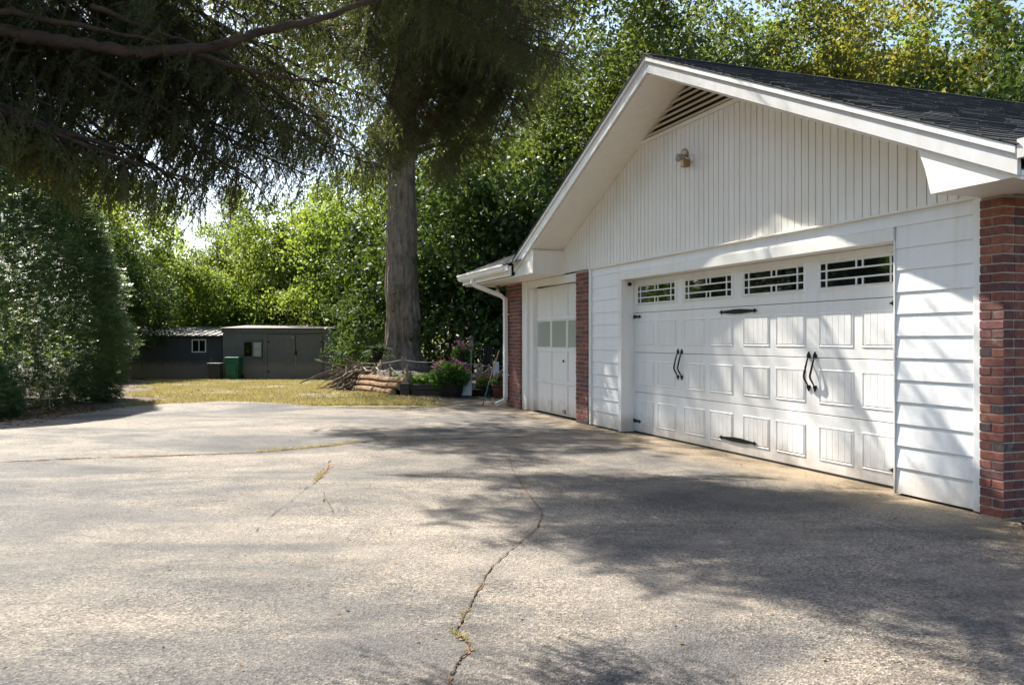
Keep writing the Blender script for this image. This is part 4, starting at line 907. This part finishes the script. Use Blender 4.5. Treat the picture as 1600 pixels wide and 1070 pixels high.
# ---------------------------------------------------------------- overhanging conifer, trunk just out of frame at the left
def branch_mesh(seed, L=4.0):
    rng = np.random.default_rng(seed); m = MB()
    ax = lambda t: np.array([L * t, .12 * math.sin(t * 4 + seed), -.42 * t + .34 * t * t * t])
    m.tube([ax(i / 9) for i in range(10)], [.034 * (1 - .86 * i / 9) + .003 for i in range(10)], 7)
    twS, twD, twL = [], [], []
    def strand(p, d, ln): twS.append(np.array(p)); twD.append(np.array(d) / np.linalg.norm(d)); twL.append(ln)
    ns = 44
    for i in range(ns):
        t = .08 + .92 * i / ns; side = 1 if i % 2 else -1; Ls = (1.15 * (1 - t) ** .7 + .25) * rng.uniform(.55, 1.2); ang = math.radians(rng.uniform(38, 68))
        if rng.random() < .12: continue
        dirv = np.array([math.cos(ang), side * math.sin(ang), rng.uniform(-.15, .2)]); s = ax(t)
        pt = lambda u: s + dirv * Ls * u + np.array([0, 0, -.42 * Ls * u * u])
        m.tube([pt(u) for u in np.linspace(0, 1, 6)], [.011 - .0017 * q for q in range(6)], 4, cap=False)
        nt_ = max(2, int(Ls / .085))
        for k in range(nt_):
            u = .12 + .88 * (k + rng.random() * .8) / nt_; p = pt(min(u, 1)); tl = rng.uniform(.22, .62) * (1.1 - .45 * u)
            d = dirv * rng.uniform(.1, .5) + np.array([rng.normal() * .22, rng.normal() * .22, -rng.uniform(.6, 1.3)]); d /= np.linalg.norm(d); strand(p, d, tl)
            for q in range(rng.integers(2, 5)):
                v = rng.uniform(.15, .75); d2 = d * .75 + rng.normal(size=3) * .45; strand(p + d * tl * v, d2, tl * rng.uniform(.22, .42))
        strand(pt(.82), dirv + np.array([0, 0, -.7]), .22)
    strand(ax(.95), np.array([1, 0, -.3]), .25)
    twS, twD, twL = np.array(twS), np.array(twD), np.array(twL); nb = m.mesh("branch", M['conifer_bark'])
    cnt = np.maximum(8, (twL / .0105).astype(int)); ti = np.repeat(np.arange(len(twS)), cnt); along = rng.random(len(ti)) * twL[ti]; n = len(ti)
    p = twS[ti] + twD[ti] * along[:, None]; p[:, 2] -= .2 * along ** 2
    side = unit(np.cross(twD[ti], rng.normal(size=(n, 3))))
    d = unit(twD[ti] * .9 + side * .8); ln = rng.uniform(.024, .044, n) * (1.15 - .6 * along / twL[ti]); wv = unit(np.cross(d, rng.normal(size=(n, 3)))) * .0047
    tri = np.stack([p - wv, p + wv, p + d * ln[:, None]], 1)
    w2 = unit(np.cross(twD, rng.normal(size=twD.shape))) * .004; e_ = twS + twD * twL[:, None]; e_[:, 2] -= .2 * twL ** 2
    stem = np.stack([twS - w2, twS + w2, e_], 1)
    fol = raw("needles", np.concatenate([tri, stem]), 3, [M['needle'], M['conifer_bark']], np.concatenate([np.zeros(n, int), np.ones(len(stem), int)]))
    return nb, fol
BM = [branch_mesh(s) for s in (21, 22, 23, 24)]
CT = Vector((-5.7, 4.4, 0))
con = thing("conifer_tree", CT, "dark overhanging conifer whose drooping branches cross the top left corner", "tree")
m = MB().tube([(0, 0, -.2), (0, 0, .2), (.02, .0, 3), (0, .03, 8), (0, 0, 13)], [.42, .34, .29, .2, .06], 12); m.build("trunk", M['conifer_bark'], con, True)
rc = random.Random(77)
def branch(p, q, v, roll=0.0, brown=False):
    p, q = Vector(p), Vector(q); d = q - p; s = d.length / 4.0
    quat = d.normalized().to_track_quat('X', 'Z'); rm = quat.to_matrix() @ Matrix.Rotation(roll, 3, 'X') @ Matrix.Rotation(-math.radians(-2), 3, 'Y')
    o = link("branch", BM[v % 4][0], con); o.location = p - CT; o.rotation_euler = rm.to_euler(); o.scale = (s, s * min(1, 1.15 / s + .25), s * min(1, 1 / s + .2))
    f = link("needles", BM[v % 4][1], o)
    if brown: set_mat(f, M['brown_needle'])
    return o
def branch_px(px, py, Y, v, dz=.9, roll=0, t0=.12):
    e_ = at(px, py, Y); st = Vector((CT.x, CT.y, e_.z + dz)); return branch(st.lerp(e_, t0), e_, v, roll)
# one great limb overhead whose end carries the curtain in front of the big trunk
i = 0
HUB = Vector((-1.0, 9.1, 6.0))
P = [Vector((0, 0, 5.6)), Vector((1.6, 1.3, 6.6)), Vector((3.2, 2.9, 6.9)), HUB - CT + Vector((0, 0, .2)), HUB - CT + Vector((1.6, 1.2, -.4))]
MB().tube(P, [.10, .05, .025, .015, .008], 9).build("limb", M['conifer_bark'], con, True)
for k in range(112):
    px = rc.triangular(500, 890, 700); py = rc.uniform(-60, 205) - max(0, px - 780) * .7 - max(0, 590 - px) * .5; Y = rc.uniform(8.8, 10.6)
    if k > 56: px, py = rc.uniform(560, 770), rc.uniform(200, 278)
    if k > 83: px, py, Y = rc.uniform(585, 690), rc.uniform(60, 240), rc.uniform(9, 10)
    if k > 95: px, py, Y = rc.uniform(790, 890), rc.uniform(-30, 120), rc.uniform(7.1, 7.8)
    if 104 < k: px, py, Y = rc.uniform(585, 680), rc.uniform(235, 292), rc.uniform(9.3, 10.6)
    if 77 < k < 84: px, py = rc.uniform(770, 865), rc.uniform(60, 190)
    e_ = at(px, py, Y); d_ = Vector((rc.uniform(.5, 1.15), rc.uniform(-.45, .45), -rc.uniform(.25, .8)))
    d_.normalize(); L_ = rc.uniform(1.5, 2.5)
    if e_.x - d_.x * L_ < -1.75: d_.x *= -.3
    def on_siding(p_):   # keep the sun on the siding at the right of the door
        t_ = (N2.dot(p_) - DF) / N2.dot(tosun); q_ = p_ - tosun * t_; return -6.1 < q_.dot(F2) < -4.3 and -.3 < q_.z < 1.9
    st = e_ - d_ * L_
    if sum(on_siding(st.lerp(e_, u_)) for u_ in (0, .25, .5, .75, 1)) > 1: continue
    branch(st, e_, i, rc.uniform(-.5, .5)); i += 1
SL = Vector((tosun.x / tosun.z, tosun.y / tosun.z, 1))
for k in range(42):   # boughs added overhead, aimed to shade the right foreground of the driveway
    u_ = rc.random(); px = 720 + 860 * u_; lo, hi = 705 + 95 * u_, 770 + 205 * u_ ** .8; gx, gy = gp(px, rc.uniform(lo, hi))
    z = rc.uniform(5.0, 6.4); pos = Vector((gx, gy, 0)) + SL * z
    while HZ - FPX * (pos.z - 1.0 - CAM_H) / pos.y > -20 and z < 9 and not (540 < 800 + FPX * pos.x / pos.y < 860): z += .25; pos = Vector((gx, gy, 0)) + SL * z
    a_ = rc.uniform(-.7, .7); d_ = Vector((math.cos(a_), math.sin(a_), -.25)); L_ = rc.uniform(1.3, 2.1); st, e_ = pos - d_ * L_ * .6, pos + d_ * L_ * .4
    if sum(on_siding(st.lerp(e_, q_)) for q_ in (0, .25, .5, .75, 1)) > 1: continue
    branch(st, e_, i, rc.uniform(-.5, .5)); i += 1
# nearer branches over the left of the picture
near = [(320, 262, 4.5), (285, 235, 4.4), (240, 230, 4.3), (190, 205, 4.2), (150, 190, 4.2), (100, 120, 4.1), (40, 90, 4.1), (400, 195, 4.7), (440, 190, 4.8), (470, 165, 4.9), (520, 165, 5.1), (550, 130, 5.2), (480, 90, 4.9), (390, 100, 4.7), (300, 60, 4.5), (200, 20, 4.3), (110, 0, 4.2), (30, -30, 4.1), (420, 10, 4.7),
        (530, 30, 5.0), (610, 80, 5.3), (600, -10, 5.2), (340, -40, 4.6), (575, 175, 5.4), (630, 140, 5.5), (350, 150, 4.6), (260, 120, 4.4), (500, 215, 5.0), (150, 80, 4.2), (370, 230, 4.6), (450, 50, 4.8), (560, 60, 5.2), (600, 215, 5.6)]
near += [(400, 250, 4.4), (500, 250, 4.6), (330, 255, 4.3), (560, 235, 4.8), (620, 240, 5.2)]
for px, py, Y in near:
    Y -= .62; e_ = at(px, py, Y); th_ = math.radians(rc.uniform(16, 40)); L_ = rc.uniform(1.5, 2.4)
    st = e_ + Vector((-L_ * math.cos(th_), rc.uniform(-.7, .25), L_ * math.sin(th_))); branch(st, e_, i, rc.uniform(-.35, .35)); i += 1
for px, py, Y in [(700, 190, 9.2), (120, 270, 4.0), (380, 130, 4.4), (545, 200, 5.0)]:
    e_ = at(px, py, Y); o = branch(e_ + Vector((-.5, .1, .5)), e_, i, .2); set_mat(o.children[0], M['brown_needle']); i += 1
# upper branches, above the frame and round the far side of the trunk
for k in range(16):
    a = rc.uniform(2.3, 5.3); z = rc.uniform(4, 11); L = rc.uniform(3.0, 4.6) * (1 - (z - 4) / 12)
    branch((CT.x, CT.y, z), (CT.x + L * math.cos(a), CT.y + L * math.sin(a), z - .5), i, rc.uniform(-.3, .3)); i += 1
# three bare limbs seen against the needles
for pts, r0 in (([(-220, 20, 3.28), (0, 48, 3.44), (100, 66, 3.53), (210, 82, 3.61), (320, 76, 3.70), (420, 48, 3.78), (520, 24, 3.86), (620, -14, 3.95)], .036), ([(-100, 120, 3.28), (0, 165, 3.36), (70, 195, 3.44), (130, 218, 3.53), (200, 232, 3.61)], .022), ([(300, 84, 3.70), (380, 108, 3.78), (460, 125, 3.86), (530, 130, 3.95)], .013), ([(-60, 40, 3.4), (95, 80, 3.6), (230, 150, 3.75), (300, 205, 3.9)], .016), ([(140, 10, 3.6), (270, 58, 3.75), (345, 84, 3.85)], .013), ([(330, 70, 3.9), (440, 150, 4.1), (520, 215, 4.3)], .012), ([(-80, 20, 3.36), (20, 20, 3.44), (150, 45, 3.53), (250, 66, 3.61)], .018)):
    P = [at(*p) - CT for p in pts]; n = len(P); Q = []
    for j in range(n - 1):
        for u in range(6): Q.append(P[j].lerp(P[j + 1], u / 6) + Vector((0, rc.uniform(-.006, .006), rc.uniform(-.007, .007))))
    Q.append(P[-1]); MB().tube(Q, [r0 * (1 - .7 * j / (len(Q) - 1)) * rc.uniform(.85, 1.15) for j in range(len(Q))], 9).build("limb", M['conifer_bark'], con, True)

# ---------------------------------------------------------------- tall clipped evergreen at the left
def evergreen(seed, H, R, nsp, leaf=.1, per=7):
    rng = np.random.default_rng(seed); zt = rng.random(nsp) ** 1.1; th = rng.uniform(0, 2 * math.pi, nsp)
    pf = lambda z: np.clip(1 - z ** 2.3, 0, 1) ** .74 * (.82 + .18 * np.minimum(1, z * 6))
    lumpf = lambda th, z: 1 + .03 * np.sin(th * 5 + z * 9) + .025 * np.sin(th * 11 - z * 14) + .03 * np.sin(z * 31 + th * 3)
    rad = R * pf(zt) * lumpf(th, zt) * rng.uniform(.80, 1.0, nsp)
    c = np.stack([rad * np.cos(th), rad * np.sin(th), .06 + zt * H], 1)
    out = np.stack([np.cos(th), np.sin(th), np.full(nsp, .1) + .5 * zt], 1); d = unit(out + rng.normal(size=(nsp, 3)) * .36 + np.array([0, 0, -.15]))
    idx = np.repeat(np.arange(nsp), per); k = np.tile(np.arange(per), nsp); L = rng.uniform(.11, .24, nsp)
    p = c[idx] + d[idx] * (L[idx] * (k / per))[:, None]; p[:, 2] -= .7 * (L[idx] * k / per) ** 2
    pn = unit(np.cross(d, rng.normal(size=(nsp, 3)) * .35 + np.array([0, 0, 1.])))
    side = pn[idx] * np.where(k % 2, 1, -1)[:, None]; dd = unit(d[idx] * .9 + side * .75 + rng.normal(size=(nsp * per, 3)) * .12); up = unit(np.cross(pn, d))[idx]
    n = nsp * per; p[:, 2] = np.maximum(p[:, 2], .03)
    fol = raw("foliage", leaves(p + dd * leaf * .4, dd, up, rng.uniform(.7, 1.2, n) * leaf, rng.uniform(.7, 1.2, n) * leaf * .27, .1), 4, M['shrub'])
    return fol, None
def evergreen_thing(loc, label, meshes, H, rad):
    t = thing("evergreen_shrub", loc, label, "shrub")
    MB().tube([(0, 0, -.1), (0, .03, H * .4), (0, 0, H * .85)], [rad, rad * .7, rad * .2], 8).build("trunk", M['limb'], t)
    link("foliage", meshes[0], t); return t
EV = evergreen(3, 6.1, 3.0, 48000, .095)
evergreen_thing((-11.05, 17.1, -.05), "tall dense feathery evergreen at the left side of the driveway", EV, 6.1, .16)
evergreen_thing((-8.95, 13.7, -.05), "low dark round shrub at the left edge under the tall evergreen", evergreen(4, 1.0, .75, 2600, .08), 1.0, .05)
# ---------------------------------------------------------------- lawn blades, fallen leaves
n = 330000; Y = 16.2 + 21.6 * RNG.random(n) ** 1.35; X = RNG.uniform(-18, -1, n)
el = -7.3 - (Y - 16.5) * .42 + .35 * np.sin(Y * 1.1) - .3 * RNG.random(n); er = np.where(Y < 25, -1.6 + .3 * np.sin(Y * 2.1) - np.maximum(0, Y - 18) * .62, -5.9) + .3 * RNG.random(n)
fe = np.interp(X, [p[0] for p in far], [p[1] for p in far]) - .05 * RNG.random(n) ** 2 - .02
pat = np.sin(X * 1.9 + 1) + np.sin(Y * 1.4 + X) + RNG.normal(size=n) * .9; k_ = (X > el) & (X < er) & (Y > fe) & (pat > -.75)
X, Y = X[k_], Y[k_]; n = len(X); Z = np.where(Y < 16.6, 0, -.55 * (Y - 16.6) / 21.4) + .0
h = RNG.uniform(.025, .085, n); a = RNG.uniform(0, 6.28, n); wv = np.stack([np.cos(a), np.sin(a), 0 * a], 1) * .008; b0 = np.stack([X, Y, Z], 1); tip = b0 + np.stack([RNG.normal(size=n) * .04, RNG.normal(size=n) * .04, h], 1)
tag(link("grass", raw("grass", np.stack([b0 - wv, b0 + wv, tip], 1), 3, M['grass'])), "short dry yellow grass of the lawn", "grass", kind='stuff')
tp = []
for pts, cnt in ((((400, 706), (470, 700), (520, 696), (560, 690)), 900), (((735, 945), (722, 970)), 25), (((705, 985), (735, 1008)), 45), (((505, 735), (492, 752)), 150), (((575, 690), (700, 686)), 160), (((100, 718), (380, 709)), 260)):
    for q_ in range(cnt):
        i_ = RNG.integers(0, len(pts) - 1); u_ = RNG.random(); tp.append(gp(pts[i_][0] * (1 - u_) + pts[i_ + 1][0] * u_ + RNG.normal() * 2, pts[i_][1] * (1 - u_) + pts[i_ + 1][1] * u_ + RNG.normal() * .8))
fa = np.array(far); 
for q_ in range(1500):
    i_ = RNG.integers(0, len(fa) - 2); u_ = RNG.random(); c_ = fa[i_] * (1 - u_) + fa[i_ + 1] * u_; tp.append((c_[0], c_[1] - abs(RNG.normal()) * .16 * (1 + math.sin(c_[0] * 3.1)) + .1))
tp = np.array(tp); n = len(tp); b0 = np.column_stack([tp, np.full(n, .002)]); h = RNG.uniform(.008, .028, n); a = RNG.uniform(0, 6.28, n); wv = np.stack([np.cos(a), np.sin(a), 0 * a], 1) * .004
tag(link("grass", raw("grass", np.stack([b0 - wv, b0 + wv, b0 + np.stack([RNG.normal(size=n) * .03, RNG.normal(size=n) * .03, h], 1)], 1), 3, M['grass'])), "dry grass tufts in the driveway cracks and along its far edge", "grass", kind='stuff')
def scatter_leaves(name, pts, mat, ln, label):
    n = len(pts); nr = unit(RNG.normal(size=(n, 3)) * .3 + [0, 0, 1]); d = RNG.normal(size=(n, 3)) * [1, 1, .15]
    tag(link(name, raw(name, leaves(pts, d, nr, RNG.uniform(.5, 1.3, n) * ln, RNG.uniform(.4, .9, n) * ln, .2), 4, M[mat])), label, "leaves", kind='stuff')
n = 110; base = np.array([gp(x, y) for x, y in zip(RNG.uniform(0, 1500, n), 632 + 420 * RNG.random(n) ** 1.8)]); 
foot = np.array([list(G0 + F2 * u + N2 * -abs(RNG.normal() * .25 + .05))[:2] for u in RNG.uniform(-6.4, 4.5, 90)])
edge = np.array([gp(x, y) for x, y in zip(RNG.uniform(200, 790, 260), 634 + RNG.normal(size=260) * 5)])
lb = np.stack([RNG.uniform(-9, -7.3, 900), RNG.uniform(11.2, 16, 900)], 1)
lawnl = np.stack([RNG.uniform(-9, -3, 500), RNG.uniform(17.2, 30, 500)], 1); P2 = np.concatenate([base, foot, edge]); scatter_leaves("fallen_leaves", np.column_stack([P2, np.full(len(P2), .014)]), 'fallen', .026, "brown fallen leaves scattered over the driveway")
scatter_leaves('fallen_leaves', np.array([[x, y, gnd(y) + .05] for x, y in lawnl]), 'fallen', .075, 'brown fallen leaves lying on the dry lawn')
n = 5200; X = RNG.uniform(-30, 12, n); Y = RNG.uniform(17.5, 40, n); k_ = ~((X > el[:1].min() * 0 - 7.3 - (Y - 16.5) * .42) & (X < -4)) ; X, Y = X[k_], Y[k_]
gz = np.array([gnd(y) for y in Y]); bz = np.array([bed_z(x, y) if (x > bed_edge_x(y) and 20.12 < y < 33 and x < 3.4) else g for x, y, g in zip(X, Y, gz)])
P3 = np.concatenate([np.column_stack([X, Y, bz + .02]), np.column_stack([lb, np.full(len(lb), -.01)])]); scatter_leaves("leaf_litter", P3, 'fallen', .1, "dead leaves lying under the trees and shrubs")

# ---------------------------------------------------------------- plants, pots and garden things
def plant(name, loc, label, cat, parts, group=None):
    t = thing(name, loc, label, cat, group)
    for nm, arr, mat in parts: link(nm, raw(nm, arr, 4, M[mat]), t)
    return t
bx, by = sx(705, 20.0), 19.75; bzz = gnd(20)
t = thing("barrel_planter", (bx, by, bzz), "dark wooden half-barrel planter in front of the flower bed", "planter")
MB().lathe([(.24, 0), (.29, .14), (.315, .3), (.32, .42), (.29, .42), (.28, .36)], 22).build("staves", M['barrel'], t)
for z, rr_ in ((.07, .268), (.34, .322)): MB().lathe([(rr_, 0), (rr_ + .006, .002), (rr_ + .006, .035), (rr_, .037)], 22, (0, 0, z)).build("hoop", M['iron'], t)
plant("flowering_plant", (bx - .02, by, bzz + .38), "bushy plant with magenta flowers filling the barrel planter", "plant",
      [("foliage", blob_leaves(1900, .5, .45, .36, .1, .065, centre=(0, 0, .12)), 'flower_leaf'), ("flower", blob_leaves(95, .48, .42, .36, .065, .06, True, (0, 0, .2), shell=.12), 'magenta')])
def shepherd(loc, h, label, hook=.22):
    t = thing("plant_hook", loc, label, "hook"); P = [(0, 0, -.2), (0, 0, h)] + [(hook / 2 - hook / 2 * math.cos(a), 0, h + hook / 2 * math.sin(a)) for a in np.linspace(.3, math.pi + .5, 9)]
    MB().tube(P, .008, 6).build("rod", M['iron'], t); return t
hx_, hy_ = sx(712, 21.6), 21.6; zb = bed_z(hx_, hy_)
shepherd((hx_, hy_, zb), 1.45, "thin black shepherd hook rising behind the barrel planter", .26)
plant("hanging_basket", (hx_ + .2, hy_, zb + .78), "hanging basket of pink flowers behind the barrel planter", "basket",
      [("foliage", blob_leaves(900, .33, .3, .26, .08, .05, droop=.8), 'flower_leaf'), ("flower", blob_leaves(55, .33, .3, .27, .08, .075, True, (-.05, 0, .08), shell=.15), 'pink')])
MB().lathe([(.05, -.25), (.14, -.2), (.19, -.06), (.2, 0), (.17, 0)], 14).build("pot", M['barrel'], [o for o in C.objects if o.name.startswith("hanging_basket")][0])
t = thing("bird_feeder", (sx(736, 21.3), 21.3, bed_z(-1, 21.3)), "pale bird feeder on a slim pole right of the flower basket", "bird feeder")
MB().tube([(0, 0, -.2), (0, 0, .92)], .014, 6).build("pole", M['metal'], t); MB().box(-.06, .06, -.06, .06, .93, 1.12).build("hopper", M['post'], t); MB().lathe([(.11, 1.12), (.1, 1.14), (.01, 1.22)], 8).build("roof", M['timber'], t)
box("tray", M['timber'], t, -.1, .1, -.1, .1, .905, .929)
for px, py_, lab, mat, rr_, nm in ((642, 20.6, "lime green leafy plant between the corner block and the barrel planter", 'lime_leaf', .3, "leafy_plant"), (662, 20.75, "second lime green plant just left of the barrel planter", 'lime_leaf', .26, "leafy_plant"), (617, 21.6, "small green plant behind the near end of the log edging", 'flower_leaf', .2, "leafy_plant")):
    X = sx(px, py_); plant(nm, (X, py_, bed_z(X, py_)), lab, "plant", [("foliage", blob_leaves(420, rr_, rr_, .34, .13, .06, True, droop=.5), mat)])
for px, py_, lab, mat, rr_ in ((758, 20.3, "plant with a few red blooms beside the white panel", 'red', .24), (779, 19.6, "red flowering plant in a clay pot against the downspout", 'pink', .18)):
    X = sx(px, py_); z = gnd(py_) + (.25 if px < 770 else .30)
    plant("flowering_plant", (X, py_, z), lab, "plant", [("foliage", blob_leaves(420, rr_, rr_, .26, .09, .05, True), 'flower_leaf'), ("flower", blob_leaves(60, rr_, rr_, .3, .07, .06, True, shell=.15), mat)])
t = thing("clay_pot", (sx(779, 19.6), 19.6, gnd(19.6)), "reddish clay pot at the foot of the downspout", "pot")
MB().lathe([(.1, 0), (.14, .2), (.155, .26), (.17, .26), (.17, .31), (.14, .31), (.13, .27)], 14).build("body", M['terracotta'], t, True)
fx, fy = sx(590, 23.8), 23.8; fz = bed_z(fx, fy)
t = thing("plant_stand", (fx, fy, fz), "dark iron stand holding the big fern by the trunk", "stand")
for k in range(3): MB().tube([(.22 * math.cos(k * 2.1), .22 * math.sin(k * 2.1), -.05), (.1 * math.cos(k * 2.1), .1 * math.sin(k * 2.1), .55)], .012, 6).build("leg", M['iron'], t)
MB().lathe([(.14, .55), (.17, .57), (.17, .59), (.02, .59)], 14).build("top_ring", M['iron'], t)
# fern of arching fronds
q = []
for k in range(95):
    a = RNG.uniform(0, 6.28); el_ = RNG.uniform(.25, 1.35); L = RNG.uniform(.4, .72); n = 26; u = np.linspace(.05, 1, n)
    p = np.stack([np.cos(a) * L * u * math.cos(el_), np.sin(a) * L * u * math.cos(el_), L * u * math.sin(el_) - .62 * L * u ** 2], 1)
    for s in (-1, 1):
        d = np.tile([-math.sin(a) * s, math.cos(a) * s, -.15], (n, 1)) + np.array([math.cos(a), math.sin(a), 0]) * .4
        lw = .085 * np.sin(np.pi * np.clip(u * .9 + .1, 0, 1)) + .01; q.append(leaves(p + unit(d) * lw[:, None] * .5, d, np.tile([0, 0, 1.], (n, 1)), lw, np.full(n, .028)))
plant("fern", (fx, fy, fz + .72), "large green fern with arching fronds on a stand left of the trunk", "fern", [("fronds", np.concatenate(q), 'fern')])
MB().lathe([(.1, -.13), (.15, -.08), (.17, 0), (.14, .02)], 14).build("pot", M['barrel'], [o for o in C.objects if o.name.startswith("fern") and o.type == 'EMPTY'][0])
def chair(px, Y, rz_, label):
    t = thing("patio_chair", (sx(px, Y), Y, bed_z(sx(px, Y), Y)), label, "chair", "dark metal patio chairs beside the downspout", rz_)
    P = [(.25 * math.cos(a), .22 + .05 * math.sin(a), .72 + .27 * math.sin(a)) for a in np.linspace(0, 2 * math.pi, 17)]
    MB().tube(P, .016, 6).build("back_frame", M['iron'], t)
    for k in range(9):
        x = -.2 + k * .05; hh = .27 * math.sqrt(max(.01, 1 - (x / .25) ** 2)); MB().hex([(x - .018, .215, .72 - hh), (x + .018, .215, .72 - hh), (x + .018, .225, .72 - hh), (x - .018, .225, .72 - hh), (x - .018, .245, .72 + hh), (x + .018, .245, .72 + hh), (x + .018, .255, .72 + hh), (x - .018, .255, .72 + hh)]).build("back_slat", M['iron'], t)
    MB().lathe([(.23, .42), (.24, .43), (.23, .445), (.01, .45)], 16).build("seat", M['iron'], t)
    for a in (.8, 2.3, 3.9, 5.5): MB().tube([(.17 * math.cos(a), .17 * math.sin(a), .42), (.25 * math.cos(a), .25 * math.sin(a), -.05)], .014, 6).build("leg", M['iron'], t)
    return t
chair(766, 21.9, .5, "dark round-backed metal patio chair nearer the flower bed"); chair(787, 22.2, -.4, "dark round-backed metal patio chair half hidden by the downspout")
tag(MB().box(-.075, .075, -.02, .02, 0, .62).build("panel_board", M['white_plastic'], loc=(sx(775, 20.6), 20.6, bed_z(-.4, 20.6))), "tall narrow white panel standing before the patio chairs", "panel")
o = tag(MB().box(-.12, .12, -.015, .015, 0, .34).build("white_board", M['white_plastic'], loc=(sx(729, 19.9), 19.9, gnd(19.9) + .03)), "small white board leaning beside the barrel planter", "board"); o.rotation_euler = (-.2, 0, 0)
t = thing("garden_pole", gw(-6.62, -.35, 0.0), "thin pole with teal lower grip leaning by the downspout", "pole", rz=G.rotation_euler.z)
MB().tube([(-.05, -.1, .0), (.01, .0, .42)], .013, 8).build("grip", M['teal'], t); MB().tube([(.0102, .0003, .4215), (.12, .18, 1.08)], .011, 8).build("shaft", M['wood_pole'], t)
# brick edging at the right corner by the garage
t = thing("brick_edging", (3.6, 5.85, 0), "low red brick edging by the right corner of the garage", "brick edging")
dv = Vector((2.88, 4.5, 0)) - Vector((3.62, 5.9, 0)); ang = math.atan2(dv.y, dv.x); dv.normalize()
for k in range(11):
    for r_ in range(2):
        o = link("brick", BR[0.194], t, loc=dv * (.1 + k * .205 + r_ * .1) + Vector((.08, -.04, .0 + r_ * .064))); o.rotation_euler = (rb.uniform(-.03, .03), 0, ang + rb.uniform(-.05, .05))
m = MB(); m.prism([(3.64, 5.86, -.1), (2.92, 4.46, -.1), (2.55, 3.2, -.1), (2.6, -6, -.1), (9, -6, -.1), (9, 5.8, -.1)][::-1], (0, 0, .13)); tag(m.build("planting_strip", M['soil']), kind='structure')
n = 160; scatter_leaves("fallen_leaves", np.array([list(Vector((3.45, 5.3, .05)) + Vector((RNG.uniform(-.2, 1), RNG.uniform(-1.3, .5), 0))) for _ in range(n)]), 'fallen', .06, "dead leaves in the planting strip at the right edge")
